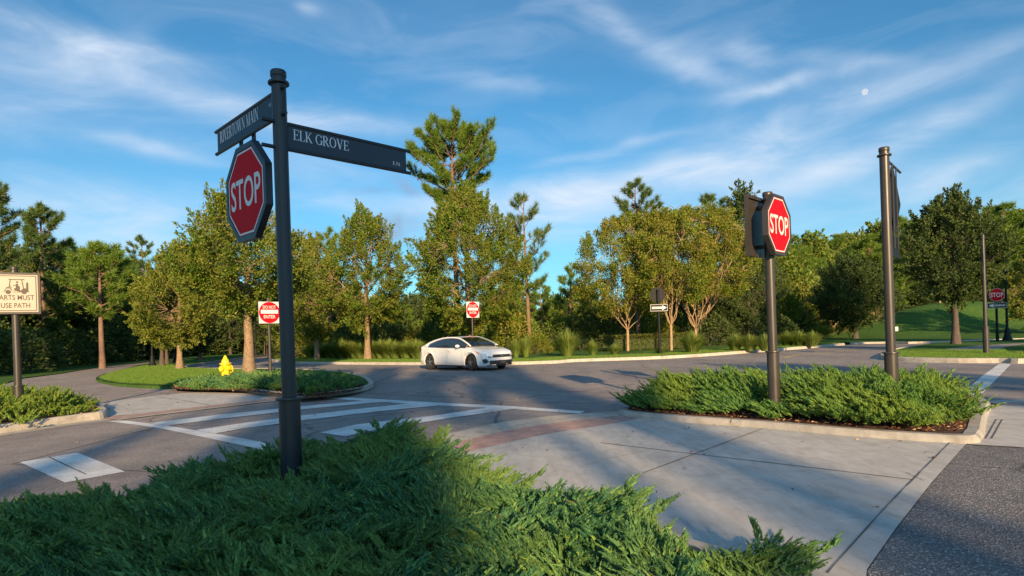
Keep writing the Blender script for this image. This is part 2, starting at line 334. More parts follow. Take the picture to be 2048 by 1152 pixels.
class MB:
    def __init__(s): s.v = []; s.f = []
    def add(s, vs, fs):
        o = len(s.v); s.v += [tuple(p) for p in vs]; s.f += [tuple(i+o for i in f) for f in fs]; return s
    def box(s, c, d, bevel=0, rot=None):
        x, y, z = [q/2 for q in d]; vs = []
        if bevel <= 0:
            vs = [Vector((a*x, b_*y, e*z)) for e in (-1, 1) for b_ in (-1, 1) for a in (-1, 1)]
            fs = [(0, 2, 3, 1), (4, 5, 7, 6), (0, 1, 5, 4), (2, 6, 7, 3), (0, 4, 6, 2), (1, 3, 7, 5)]
        else:
            bv = min(bevel, x*.9, y*.9, z*.9); rings = []
            for zz, ins in ((-z, bv), (-z+bv, 0), (z-bv, 0), (z, bv)):
                a, b_ = x-ins, y-ins; k = bv
                if ins == 0: ring = [(a-k, -b_), (a, -b_+k), (a, b_-k), (a-k, b_), (-a+k, b_), (-a, b_-k), (-a, -b_+k), (-a+k, -b_)]
                else: ring = [(a-k*.3, -b_), (a, -b_+k*.3), (a, b_-k*.3), (a-k*.3, b_), (-a+k*.3, b_), (-a, b_-k*.3), (-a, -b_+k*.3), (-a+k*.3, -b_)]
                rings.append([Vector((p[0], p[1], zz)) for p in ring])
            vs = [p for r in rings for p in r]; fs = []
            for i in range(3):
                for j in range(8): fs.append((i*8+j, i*8+(j+1) % 8, (i+1)*8+(j+1) % 8, (i+1)*8+j))
            fs.append(tuple(range(7, -1, -1))); fs.append(tuple(range(24, 32)))
        if rot: vs = [rot @ p for p in vs]
        return s.add([p+Vector(c) for p in vs], fs)
    def tube(s, pts, radii, n=12, caps=True):
        pts = [Vector(p) for p in pts]
        if not hasattr(radii, '__len__'): radii = [radii]*len(pts)
        o = []; prev = None
        for i, p in enumerate(pts):
            t = (pts[min(i+1, len(pts)-1)]-pts[max(i-1, 0)])
            if t.length < 1e-9: t = (pts[-1]-pts[0])
            t.normalize()
            a = prev if prev is not None else (Vector((1, 0, 0)) if abs(t.x) < .9 else Vector((0, 1, 0)))
            a = (a-t*a.dot(t)).normalized(); prev = a; b_ = t.cross(a)
            o += [p+(a*math.cos(2*math.pi*j/n)+b_*math.sin(2*math.pi*j/n))*radii[i] for j in range(n)]
        fs = []
        for i in range(len(pts)-1):
            for j in range(n): fs.append((i*n+j, i*n+(j+1) % n, (i+1)*n+(j+1) % n, (i+1)*n+j))
        if caps: fs.append(tuple(range(n-1, -1, -1))); fs.append(tuple(range((len(pts)-1)*n, len(pts)*n)))
        return s.add(o, fs)
    def lathe(s, prof, n=24, c=(0, 0, 0)):
        return s.tube([Vector(c)+Vector((0, 0, z)) for r, z in prof], [max(r, 1e-4) for r, z in prof], n) if False else s._lathe(prof, n, c)
    def _lathe(s, prof, n, c):
        vs = [(c[0]+r*math.cos(2*math.pi*j/n), c[1]+r*math.sin(2*math.pi*j/n), c[2]+z) for r, z in prof for j in range(n)]
        fs = [(i*n+j, i*n+(j+1) % n, (i+1)*n+(j+1) % n, (i+1)*n+j) for i in range(len(prof)-1) for j in range(n)]
        fs.append(tuple(range(n-1, -1, -1))); fs.append(tuple(range((len(prof)-1)*n, len(prof)*n)))
        return s.add(vs, fs)
    def poly(s, pts2, fn):
        """flat polygon (2D list) mapped by fn to 3D"""
        tri = tessellate_polygon([[Vector((p[0], p[1], 0)) for p in pts2]])
        return s.add([fn(p) for p in pts2], [tuple(t) for t in tri])
    def prism(s, pts2, fn0, fn1):
        n = len(pts2); tri = tessellate_polygon([[Vector((p[0], p[1], 0)) for p in pts2]])
        vs = [fn0(p) for p in pts2]+[fn1(p) for p in pts2]
        fs = [tuple(t) for t in tri]+[tuple(n+i for i in reversed(t)) for t in tri]
        fs += [(i, (i+1) % n, n+(i+1) % n, n+i) for i in range(n)]
        return s.add(vs, fs)
    def build(s, name, mat, parent=None, smooth=False):
        me = bpy.data.meshes.new(name); me.from_pydata([tuple(p) for p in s.v], [], s.f); me.update()
        o = link(name, me, mat, parent, False)
        if smooth:
            import bmesh
            bm = bmesh.new(); bm.from_mesh(me); bmesh.ops.recalc_face_normals(bm, faces=bm.faces)
            for f in bm.faces: f.smooth = True
            for e in bm.edges:
                if len(e.link_faces) == 2 and e.calc_face_angle(0) > math.radians(38): e.smooth = False
            bm.to_mesh(me); bm.free()
        return o
def sheet(name, pts, z, mat, parent=None, uv=False):
    m_ = MB(); m_.poly(pts, lambda p: (p[0], p[1], z if not callable(z) else z(p)))
    o = m_.build(name, mat, parent)
    # make the normals point up
    me = o.data
    if len(me.polygons) and me.polygons[0].normal.z < 0: me.flip_normals()
    return o
def smooth(pts, n=6, closed=False):
    P = [Vector((p[0], p[1])) for p in pts]; out = []; m_ = len(P)
    rng_ = range(m_ if closed else m_-1)
    for i in rng_:
        g = lambda k: P[k % m_] if closed else P[max(0, min(m_-1, k))]
        a, b_, c, d = g(i-1), g(i), g(i+1), g(i+2)
        for j in range(n):
            t = j/n
            out.append(.5*((2*b_)+(c-a)*t+(2*a-5*b_+4*c-d)*t*t+(3*b_-a-3*c+d)*t**3))
    if not closed: out.append(P[-1])
    return [(p.x, p.y) for p in out]
def offset(pts, d, closed=False):
    P = [Vector(p) for p in pts]; n = len(P); out = []
    for i in range(n):
        a = P[(i-1) % n] if closed or i > 0 else P[i]; c = P[(i+1) % n] if closed or i < n-1 else P[i]
        t = (c-a)
        if t.length < 1e-9: t = Vector((1, 0))
        t.normalize(); out.append((P[i].x-t.y*d, P[i].y+t.x*d))
    return out
def kerb(name, foot, side, h=.13, w=.16, gutter=.0, closed=False, mat=None, label=None):
    """real kerb: foot line, battered face, rounded top; side=+1 puts the island on the left of the line"""
    rows = [(0, -.01), (.012, h*.5), (.03, h-.025), (.055, h), (w, h), (w+.004, h-.12)]
    L_ = [offset(foot, side*d, closed) for d, z in rows]
    m_ = MB(); n = len(foot); vs = []
    for (d, z), l in zip(rows, L_): vs += [(p[0], p[1], z) for p in l]
    fs = []
    for r in range(len(rows)-1):
        for i in range(n if closed else n-1):
            j = (i+1) % n; q = (r*n+i, r*n+j, (r+1)*n+j, (r+1)*n+i)
            fs.append(q if side > 0 else q[::-1])
    m_.add(vs, fs); o = m_.build(name, mat or M['kerb']); tag(o, kind='structure')
    jm = MB(); run = 0.0
    for i in range(n-1):
        a, b_ = Vector(L_[0][i]), Vector(L_[0][i+1]); seg = (b_-a).length; run += seg
        if run < 3.0 or seg < 1e-4 or mat is M['lawn']: continue
        run = 0.0; t_ = min(.3, .014/seg); vs = []
        for (d, z), l in zip(rows[1:5], L_[1:5]):
            p, q = Vector(l[i]), Vector(l[i+1]); e = (q-p).normalized() if (q-p).length > 1e-6 else Vector((1, 0)); nx = Vector((e.y, -e.x))*side*.003
            for k in (0, t_): w_ = p+(q-p)*k+nx; vs.append((w_.x, w_.y, z+.003))
        jm.add(vs, [(2*k, 2*k+1, 2*k+3, 2*k+2) for k in range(3)])
    if jm.v: tag(jm.build('kerb_joint', M['joint']), kind='structure')
    if gutter > 0:
        g0 = foot; g1 = offset(foot, -side*gutter, closed); g = MB()
        vs = [(p[0], p[1], .008) for p in g0]+[(p[0], p[1], .004) for p in g1]; fs = []
        for i in range(n if closed else n-1):
            j = (i+1) % n; q = (i, n+i, n+j, j); fs.append(q if side > 0 else q[::-1])
        g.add(vs, fs); gg = g.build('gutter', mat or M['kerb']); tag(gg, kind='structure')
    return o
def strip(name, line, w, z, mat, kind='structure', parent=None, rough=0):
    a = offset(line, w/2); b_ = offset(line, -w/2); n = len(line); m_ = MB()
    if rough:
        r_ = random.Random(5); a = [(p[0]+r_.uniform(-rough, rough), p[1]+r_.uniform(-rough, rough)) for p in a]
    m_.add([(p[0], p[1], z) for p in b_]+[(p[0], p[1], z) for p in a], [(i, i+1, n+i+1, n+i) for i in range(n-1)])
    o = m_.build(name, mat, parent)
    if kind: tag(o, kind=kind)
    return o
def inside(p, poly):
    x, y = p; r = False; j = len(poly)-1
    for i in range(len(poly)):
        xi, yi = poly[i]; xj, yj = poly[j]
        if (yi > y) != (yj > y) and x < (xj-xi)*(y-yi)/(yj-yi)+xi: r = not r
        j = i
    return r
def edge_dist(p, poly):
    d = 1e9; P = Vector(p)
    for i in range(len(poly)):
        a = Vector(poly[i]); b_ = Vector(poly[(i+1) % len(poly)]); ab = b_-a
        t = max(0, min(1, (P-a).dot(ab)/max(ab.length_squared, 1e-12))); d = min(d, (P-(a+ab*t)).length)
    return d
def rand_in(poly, n, rng, sel=None):
    xs = [p[0] for p in poly]; ys = [p[1] for p in poly]; out = []
    while len(out) < n:
        p = (rng.uniform(min(xs), max(xs)), rng.uniform(min(ys), max(ys)))
        if inside(p, poly) and (sel is None or sel(p)): out.append(p)
    return out
# ------------------------------------------------------------------ ground, roads, kerbs, markings
def gp(l, z=0.0): return [G(x, y, z) for x, y in l]
S = lambda o: tag(o, kind='structure')
S(sheet('ground', [(-700, -300), (700, -300), (700, 900), (-700, 900)], -.03, M['litter']))
S(sheet('road', [(-70, -30), (75, -30), (75, 110), (-70, 110)], 0.0, M['road']))
# near lane on the right, darker coarse asphalt
lane_edge = gp([(1734, 1145), (1792, 1060), (1862, 969), (1931, 890.5), (2048, 897)])
lane = [(1.30, 1.6), (1.55, 2.6)] + lane_edge + [(9, 7.4), (16, 7.8), (16, -8), (.9, -8), (1.1, 0.5)]
S(sheet('dark_lane', lane, .004, M['lane']))

# far verge and lawn beyond the junction
verge_foot = smooth(gp([(546, 722), (556, 724.5), (580, 727), (640, 728.5), (740, 729.5), (850, 730), (960, 730), (1030, 729.5), (1110, 727), (1160, 723.5), (1300, 719), (1400, 713.5), (1480, 707.5), (1560, 701.5), (1640, 695), (1690, 690.5)]), 5)
far_edge = gp([(1700, 688.5), (1780, 687), (1896, 685.5)]) + [(46, 37.5), (80, 34)]
vb = [(120, 60), (120, 140), (-38, 140), (-31, 85), (-22, 55), (-18.5, 47)]
S(sheet('verge_lawn', offset(verge_foot, .1)+offset(far_edge, .1)+vb, .115, M['lawn']))
kerb('kerb', verge_foot, 1, .14, .17, .0)
kerb('kerb', smooth(far_edge, 3), 1, .12, .15)
kerb('kerb', [(-38, 140), (-31, 85), (-22, 55), (-18.5, 47), verge_foot[0]], 1, .13, .16)
# left island: grass, path side and junction nose
isl_front = gp([(735, 773), (728, 780), (700, 787), (660, 793), (615, 797), (580, 795), (540, 790), (478, 782)])
isl_nose = gp([(712, 762)])+[]
isl_back = gp([(478, 782), (390, 779), (300, 777), (240, 773), (208, 767), (195, 762.5), (200, 757), (215, 751), (246, 742.5), (277, 734), (307, 728), (348, 723), (420, 718), (500, 710.5), (560, 704)])
isl_edge = smooth(isl_back, 3)
road_side = gp([(558, 708.5), (500, 716), (450, 722), (420, 727), (390, 731), (368, 736), (376, 740.5), (430, 742), (520, 742), (600, 744), (660, 748), (700, 754), (724, 762)])
isl_k = smooth(road_side+isl_front, 4)
k_ = [p for p in isl_k]
S(sheet('island_lawn', smooth(isl_back, 3)+offset(k_, -.08) if False else smooth(isl_back, 3)+offset(k_, .08), lambda p: .115 if 1 else 0, M['lawn']))
kerb('kerb', k_, 1, .14, .17)
kerb('turf_edge', isl_edge, 1, .112, .05, mat=M['lawn'])
tip = smooth(gp([(735, 773), (728, 780), (700, 787), (660, 793)]), 6)
strip('gutter', offset(smooth(gp([(706, 755), (728, 763), (735, 773), (726, 781), (698, 788), (655, 795), (600, 799)]), 5), -.22), .42, .005, M['kerb'])
# left lawn beyond the shared path
left_lawn = gp([(0, 771), (45, 758), (123, 747.7), (205, 734), (267, 728), (297, 724.5), (359, 721), (420, 717), (500, 709), (560, 702.5)]) + [(-60, 140), (-120, 140), (-120, 4), (-30, 4), (-27, 12), (-24.5, 20)]
S(sheet('left_lawn', left_lawn, .05, M['lawn']))
# the shared path itself
path = gp([(205, 734), (267, 728), (297, 724.5), (359, 721), (420, 717), (500, 709), (560, 702.5), (560, 704.5), (500, 711), (420, 719), (348, 723.5), (307, 729), (277, 735), (246, 743.5), (215, 752), (195, 763), (240, 774), (300, 778), (390, 780), (473, 783), (380, 787), (300, 795), (222, 805), (214, 815), (205, 828), (60, 786)])
path += [(-16, 17.5), (-19, 13), (-24, 3), (-32, 3), (-28, 13), (-25, 20)] + gp([(0, 771), (45, 758), (123, 747.7)])
S(sheet('path', path, .010, M['path']))
# left concrete apron, brick band and ribbon
apron = gp([(216, 834), (214, 815), (222, 804), (300, 794), (380, 786), (473, 782), (540, 790), (572, 793), (560, 798), (430, 812), (320, 826)])
S(sheet('concrete_apron', apron, .014, M['conc']))
def uv_strip(name, a, b_, z, mat):
    m_ = MB(); n = len(a); m_.add([(p[0], p[1], z) for p in a]+[(p[0], p[1], z) for p in b_], [(i, i+1, n+i+1, n+i) for i in range(n-1)])
    o = m_.build(name, mat); me = o.data
    if me.polygons[0].normal.z < 0: me.flip_normals()
    uvl = me.uv_layers.new(name='UVMap'); L_ = [0]
    for i in range(n-1): L_.append(L_[-1]+(Vector(a[i+1])-Vector(a[i])).length)
    for lp in me.loops:
        vi = lp.vertex_index; k = vi % n; w = (Vector(a[k])-Vector(b_[k])).length
        uvl.data[lp.index].uv = (L_[k], 0 if vi < n else w)
    return S(o)
lb = smooth(gp([(224, 840), (320, 828), (430, 815), (560, 799.5), (590, 797)]), 5)
uv_strip('brick_band', lb, offset(lb, .42), .018, M['brick'])
S(strip('concrete_ribbon', offset(lb, -.14), .26, .016, M['kerb']))
S(strip('pavement_joint', smooth(gp([(310, 795), (360, 801), (420, 812)]), 3), .02, .019, M['joint']))
# cart sign island
cart_poly = gp([(0, 868), (100, 853), (170, 843), (208, 838), (219, 832), (213, 825)]) + [(-9.6, 14.4), (-12.2, 16.3), (-15.5, 17.0), (-17.5, 14), (-16, 9), (-12.5, 6.5), (-9.6, 8.2)]
cart_s = smooth(cart_poly, 4, True)
kerb('kerb', cart_s, 1, .15, .17, .3, closed=True)
S(sheet('mulch_bed', offset(cart_s, .15, True), .135, M['mulch']))
# right concrete apron with ribbon, brick band and joints
ribbonL = smooth(gp([(860, 877), (889, 871), (996, 847), (1113, 832.5), (1239, 823)]), 5)
ribbonR = smooth(gp([(895, 890), (925, 883.5), (1020, 862), (1130, 845), (1239, 833)]), 5)
brickR = smooth(gp([(935, 906), (962, 899), (1096, 869.5), (1212, 851), (1277, 839)]), 5)
def resample(l, n):
    d = [0]
    for i in range(len(l)-1): d.append(d[-1]+(Vector(l[i+1])-Vector(l[i])).length)
    return [(float(np.interp(t, d, [p[0] for p in l])), float(np.interp(t, d, [p[1] for p in l]))) for t in np.linspace(0, d[-1], n)]
uv_strip('concrete_ribbon', resample(ribbonL, 20), resample(ribbonR, 20), .012, M['kerb'])
uv_strip('brick_band', resample(ribbonR, 20), resample(brickR, 20), .016, M['brick'])
apronR = resample(brickR, 20)+gp([(1283, 838), (1400, 849), (1530, 859), (1720, 876), (1920, 890), (1932, 890.5), (1862.5, 969), (1792, 1060), (1734, 1143)])+[(1.6, 2.9), (1.15, 1.7), (.2, 1.5), (-.6, 3.0), (-.9, 5), (-1.1, 7)]
S(sheet('concrete_apron', apronR, .014, M['conc']))
for l, w in (([(1200, 888), (1300, 900), (1390, 911), (1610, 937), (1825, 963)], .016), ([(1527, 859), (1378, 915), (1287, 949)], .015),
             ([(1200, 923.6), (1290, 905)], .006), ([(1900, 888), (1780, 1010), (1674, 1130), (1655, 1152)], .009), ([(1812, 948), (1850, 966)], .006)):
    S(strip('pavement_joint', resample(smooth(gp(l), 4), 26), w, .0185, M['joint'], rough=.003))
# bed B between the two aprons
bedB = gp([(1238, 832), (1241, 824), (1262, 813), (1330, 806)]) + [(3.0, 12.2), (5.2, 12.1), (7.2, 11.3), (7.95, 10.7)] + gp([(1982, 812), (1976, 835), (1972, 860), (1966, 880), (1930, 889.5), (1720, 876), (1530, 858.5), (1400, 848.5), (1283, 838.5)])
bedB_s = smooth(bedB, 4, True)
kerb('kerb', bedB_s, -1, .095, .17, 0, closed=True, mat=M['kerbgrey'])
S(sheet('mulch_bed', offset(bedB_s, -.16, True), .088, M['mulch']))
# right hand side walk past the bed
sw = gp([(1984, 812), (2048, 811)]) + [(12, 9.6), (12, 7.6)] + gp([(2048, 897), (1935, 890.5), (1955, 850), (1975, 826)])
S(sheet('sidewalk', sw, .013, M['conc']))
rb = [Vector(p) for p in resample(gp([(1984, 808), (2048, 806)])+[(12.5, 10.0)], 10)]
uv_strip('brick_band', [tuple(p) for p in rb], [(p[0], p[1]-.35) for p in rb], .017, M['brick'])
S(strip('concrete_ribbon', [(p[0], p[1]+.16) for p in rb], .3, .015, M['kerb']))
for l in ([(1993, 841), (1971, 880)], [(2005, 841), (1983, 880)], [(1990, 841), (2048, 842)]): S(strip('pavement_joint', resample(gp(l), 8), .012, .0175, M['joint'], rough=.002))
# island on the right with the second sign post
r_foot = smooth(gp([(1825, 696.5), (1789, 703), (1766, 711), (1758, 717), (1770, 720.5), (1793, 723), (1896, 726), (1998, 726.5), (2150, 725)])+[(30, 18.8)], 5)
S(sheet('island_lawn', offset(r_foot, .1)+[(60, 22), (60, 36)]+gp([(1905, 687), (1870, 690)]), .118, M['lawn']))
kerb('kerb', r_foot, 1, .16, .17, .25)
S(sheet('path', gp([(1890, 698.5), (1960, 691), (2048, 686), (2120, 683), (2120, 686), (2048, 689), (2010, 694), (1998, 699), (2005, 703), (2048, 707), (2140, 709), (2140, 716), (2048, 712), (1985, 708.5), (1940, 703)], .12), .126, M['path']))
# the grassy mound
def mound():
    n = 60; m_ = MB(); cx, cy = 43.5, 60.0
    for j in range(n+1):
        for i in range(n+1):
            x = cx+(i/n*2-1)*24; y = cy+(j/n*2-1)*15
            r = math.hypot((x-cx)/1.25, (y-cy)); z = .1+3.0*math.exp(-(r/7.2)**2.3)+noise.noise(Vector((x*.2, y*.2, 0)))*.05
            if r > 13: z = .1
            m_.v.append((x, y, z))
    for j in range(n):
        for i in range(n): m_.f.append((j*(n+1)+i, j*(n+1)+i+1, (j+1)*(n+1)+i+1, (j+1)*(n+1)+i))
    S(m_.build('grassy_mound', M['lawn'], smooth=True))
mound()
# painted markings
def para(l): return gp(l)
mk = MB(); Z = lambda p: (p[0], p[1], .006)
S(sheet('crosswalk_line', gp([(216, 843), (245, 841), (330, 851), (420, 866), (520, 884), (560, 898), (540, 903), (441, 882), (330, 859), (280, 851)]), .0060, M['paint']))
S(sheet('crosswalk_line', gp([(637, 794), (660, 793.5), (760, 799), (880, 806), (1007, 812), (1085, 817.5), (1170, 823), (1160, 827.5), (1075, 822), (1000, 817), (870, 811), (740, 803), (650, 797)]), .0060, M['paint']))
for l in ([(300, 847), (440, 830), (600, 813.5), (742, 801), (800, 803.5), (745, 806), (600, 820), (440, 838.5), (335, 852)],
          [(392, 861), (480, 848), (600, 832), (760, 814), (830, 806.5), (905, 809), (760, 823), (600, 842.5), (480, 859), (430, 868)],
          [(640, 866), (713, 850), (884, 830), (985, 814.5), (1040, 817), (900, 837), (760, 859), (690, 874)]):
    S(sheet('crosswalk_bar', gp(l), .0095, M['paint']))
S(sheet('stop_bar', gp([(40, 925), (155, 906), (250, 944), (130, 966)]), .006, M['paint']))
S(strip('paint_crack', resample(gp([(97, 915), (140, 935), (172, 950)]), 12), .014, .0095, M['joint'], rough=.004))
S(sheet('stop_bar', gp([(1998, 728), (2024, 726.6), (1966, 786), (1925, 800), (1905, 800), (1944, 770), (1962, 754), (1980, 741)]), .006, M['paint']))
S(strip('lane_line', resample(gp([(1390, 717.5), (1480, 717), (1565, 716.2)]), 10), .14, .006, M['paint']))
S(strip('centre_line', resample(smooth(gp([(1568, 716), (1600, 710), (1680, 703), (1770, 696)]), 4), 20), .12, .006, M['yellowpaint']))
S(strip('centre_line', resample(gp([(1700, 706), (1800, 697)]), 10), .10, .006, M['yellowpaint'])) if False else None
S(strip('lane_line', resample(gp([(395, 735), (470, 724), (545, 719)]), 10), .12, .006, M['paint']))
S(strip('tar_seam', resample(smooth(gp([(640, 762), (900, 772), (1100, 782), (1250, 786)]), 5), 40), .025, .0055, M['joint'], rough=.01))
# near bed A ground
bedA = [(-3.9, 3.9), (-3.45, 4.3), (-3.15, 4.6), (-2.95, 5.1), (-2.75, 5.9), (-2.3, 6.4), (-1.7, 6.65), (-1.05, 6.45), (-.72, 5.85), (-.3, 4.9), (-.02, 4.45), (.35, 4.35), (.7, 4.15), (.95, 3.75), (1.32, 3.25), (1.36, 2.6), (1.2, 1.9), (.9, 1.0), (.8, .2), (-3, -.2), (-6.5, 1.2), (-5.6, 3.4)]
bedA_s = smooth(bedA, 4, True)
bedA_k = offset(bedA_s, .17, True)
kerb('kerb', bedA_k, -1, .12, .16, 0, closed=True)
S(sheet('mulch_bed', bedA_s, .10, M['mulch']))
# mulch in the hydrant bed
hyd_bed = smooth(gp([(345, 777), (478, 781), (545, 788), (585, 793.5), (615, 795), (655, 791), (695, 785), (722, 778), (729, 771), (715, 763), (690, 756), (600, 752), (500, 752), (420, 757), (370, 764)], .12), 3, True)
S(sheet('mulch_bed', hyd_bed, .122, M['mulch']))
# ------------------------------------------------------------------ vegetation
def unit(a): return a/np.maximum(np.linalg.norm(a, axis=-1, keepdims=True), 1e-9)
def leaf_quads(C, Dn, rng, size, aspect=.5, jit=.35):
    """diamond shaped leaves at C pointing roughly along Dn"""
    n = len(C); d = unit(Dn+rng.normal(0, jit, (n, 3))); r = rng.normal(0, 1, (n, 3)); s = unit(np.cross(d, r))
    L_ = size*rng.uniform(.7, 1.3, (n, 1)); w = L_*aspect*.5
    nm = np.cross(d, s)
    V = np.stack([C, C+d*L_*.45+s*w+nm*w*.3, C+d*L_, C+d*L_*.45-s*w+nm*w*.3], 1).reshape(-1, 3)
    return V, np.arange(4*n).reshape(n, 4)
def seg_tubes(segs, n=5):
    """segs: list of (p0,p1,r0,r1)"""
    A = np.array([s[0] for s in segs], float); B = np.array([s[1] for s in segs], float)
    r0 = np.array([s[2] for s in segs])[:, None, None]; r1 = np.array([s[3] for s in segs])[:, None, None]
    t = unit(B-A); ref = np.where(np.abs(t[:, :1]) < .9, np.array([[1., 0, 0]]), np.array([[0, 1., 0]]))
    a = unit(np.cross(t, ref)); b = np.cross(t, a)
    th = np.arange(n)*2*np.pi/n
    ring = a[:, None, :]*np.cos(th)[None, :, None]+b[:, None, :]*np.sin(th)[None, :, None]
    V = np.concatenate([A[:, None]+ring*r0, B[:, None]+ring*r1], 1).reshape(-1, 3)
    base = (np.arange(len(segs))*2*n)[:, None, None]; j = np.arange(n)
    Fq = np.stack([j, (j+1) % n, n+(j+1) % n, n+j], 1)[None]+base
    return V, Fq.reshape(-1, 4)
def bent(p0, p1, r0, r1, rng, k=4, sag=.0, wob=.08):
    p0 = np.array(p0, float); p1 = np.array(p1, float); L_ = np.linalg.norm(p1-p0); pts = [p0]
    for i in range(1, k+1):
        t = i/k; q = p0+(p1-p0)*t; q[2] += sag*L_*4*t*(1-t)
        if i < k: q = q+rng.normal(0, wob*L_/k, 3)
        pts.append(q)
    return [(pts[i], pts[i+1], r0+(r1-r0)*i/k, r0+(r1-r0)*(i+1)/k) for i in range(k)], pts
def make_trunk(name, segs, mat, parent, n=8):
    V, Fq = seg_tubes(segs, n); return np_obj(name, V, Fq, mat, parent, True)

def trunk_spine(h, r, rng, k=9, lean=.25, flare=1.5, knots=0):
    pts = [np.array([0, 0, -.15])]; off = rng.normal(0, .08, 2)
    for i in range(1, k+1):
        t = i/k; off = off+rng.normal(0, lean/k, 2); pts.append(np.array([off[0]*t, off[1]*t, h*t]))
    segs = []
    for i in range(k):
        f0 = 1+(flare-1)*max(0, 1-i*2.0/k*1.6)**2; f1 = 1+(flare-1)*max(0, 1-(i+1)*2.0/k*1.6)**2
        segs.append((pts[i], pts[i+1], r*f0*(1-.75*i/k), r*f1*(1-.75*(i+1)/k)))
    return pts, segs
def smooth_tube(pts, radii, name, mat, parent, n=10, rough=0, seed=0):
    m_ = MB(); m_.tube([Vector(p) for p in pts], radii, n)
    if rough:
        r_ = random.Random(seed)
        m_.v = [(x+r_.uniform(-rough, rough), y+r_.uniform(-rough, rough), z) for x, y, z in m_.v]
    return m_.build(name, mat, parent, True)

def oak(root, seed, h, R, h0, tr, coarse=False, nclus=260, nleaf=46, lsize=.11, lmat='oakleaf', bmat='oakbark', peak=.42, twig=.55, gap=-.07, lean=.25, flat=1.0):
    """broadleaf tree: trunk + limbs (one mesh) and a crown of leafy twigs"""
    rng = np.random.default_rng(seed)
    ch = h-h0; pts, segs = trunk_spine(h*.86, tr, rng, lean=lean); sp = np.array(pts)
    # trunk with a little roughness
    fine = [Vector(p) for p in pts]; rad = [tr*(1+.5*max(0, 1-i*.7)**2)*(1-.82*i/(len(pts)-1)) for i in range(len(pts))]
    def env(t): t = np.clip(t, 0.001, .999); a = .5; return (t/peak)**.5*(t < peak)+(t >= peak)*((1-t)/(1-peak))**.62
    limbs = []; anchors = []
    nl = 17
    for i in range(nl):
        t = (i+.5)/nl; z0 = h0*.92+ch*.72*t*.95; k = int(min(len(sp)-2, z0/(h*.86)*(len(sp)-1))); f = z0/(h*.86)*(len(sp)-1)-k
        p0 = sp[k]*(1-f)+sp[k+1]*f; a = i*2.399+rng.normal(0, .3)
        t1 = min(.93, t*.8+.18); rr = R*env(np.array(t1))*rng.uniform(.6, .85)
        p1 = np.array([p0[0]+math.cos(a)*rr, p0[1]+math.sin(a)*rr, h0+ch*t1])
        s_, q = bent(p0, p1, tr*.42*(1-.6*t), tr*.09, rng, 5, .06, .16); limbs += s_; anchors += q[1:]
    anchors += [p for p in pts[-4:]]
    AN = np.array(anchors); C = []; ph = rng.uniform(0, 6.28, 6)
    tries = 0
    while len(C) < nclus and tries < nclus*40:
        tries += 1; t = rng.beta(1.25, 1.35); a = rng.uniform(0, 6.283)
        lump = 1+.16*math.sin(2*a+ph[0]+3*t)+.13*math.sin(3*a+ph[1]-5*t)+.10*math.sin(5*a+ph[2]+9*t)
        q = rng.uniform(.18, 1)**.42
        rr = R*env(np.array(t))*lump*q
        p = np.array([math.cos(a)*rr, math.sin(a)*rr*flat, h0-.15*ch*.3+ch*t])
        g = noise.noise(Vector(p/(.30*R))+Vector((seed*3.1, 0, 0)))
        if g < gap: continue
        C.append(p)
    C = np.array(C); LV = []; LD = []
    for c in C:
        k = np.argmin(((AN-c)**2*np.array([1, 1, 1.6])).sum(1)); s_, _ = bent(AN[k], c, max(.012, tr*.075), .006, rng, 2, .05, .2); limbs += s_
        out = unit(c-np.array([0, 0, h0+ch*.35])); tl = twig*rng.uniform(.5, 1.35)*(1.25+.5*max(0, (c[2]-h0)/ch-.5))
        d = unit(out*.75+np.array([0, 0, .55])+rng.normal(0, .38, 3)); nn = int(nleaf*(1.4 if coarse else 2.9)*rng.uniform(.6, 1.4))
        tt = rng.uniform(-.45, 1, (nn, 1)); spr = (.40*twig)*(1.10-np.clip(tt, 0, 1)**.8)
        LV.append(c+d*tt*tl+rng.normal(0, 1, (nn, 3))*spr*.62); LD.append(np.repeat(d[None], nn, 0)+rng.normal(0, .5, (nn, 3)))
    P_ = np.concatenate(LV); DD = np.concatenate(LD); V, Fq = leaf_quads(P_, DD, rng, lsize*(1.1 if coarse else .92), .6)
    m_ = MB(); m_.tube([Vector(p) for p in pts], rad, 10)
    r_ = random.Random(seed); m_.v = [(x+r_.uniform(-.02, .02), y+r_.uniform(-.02, .02), z) for x, y, z in m_.v]
    tv, tf = seg_tubes(limbs, 5); tvv = np.array(m_.v)
    quads = [f for f in m_.f if len(f) == 4]
    V2 = np.concatenate([tvv, tv]); F2 = np.concatenate([np.array(quads), tf+len(tvv)])
    np_obj('trunk', V2, F2, M[bmat], root, True); np_obj('crown', V, Fq, M[lmat], root)

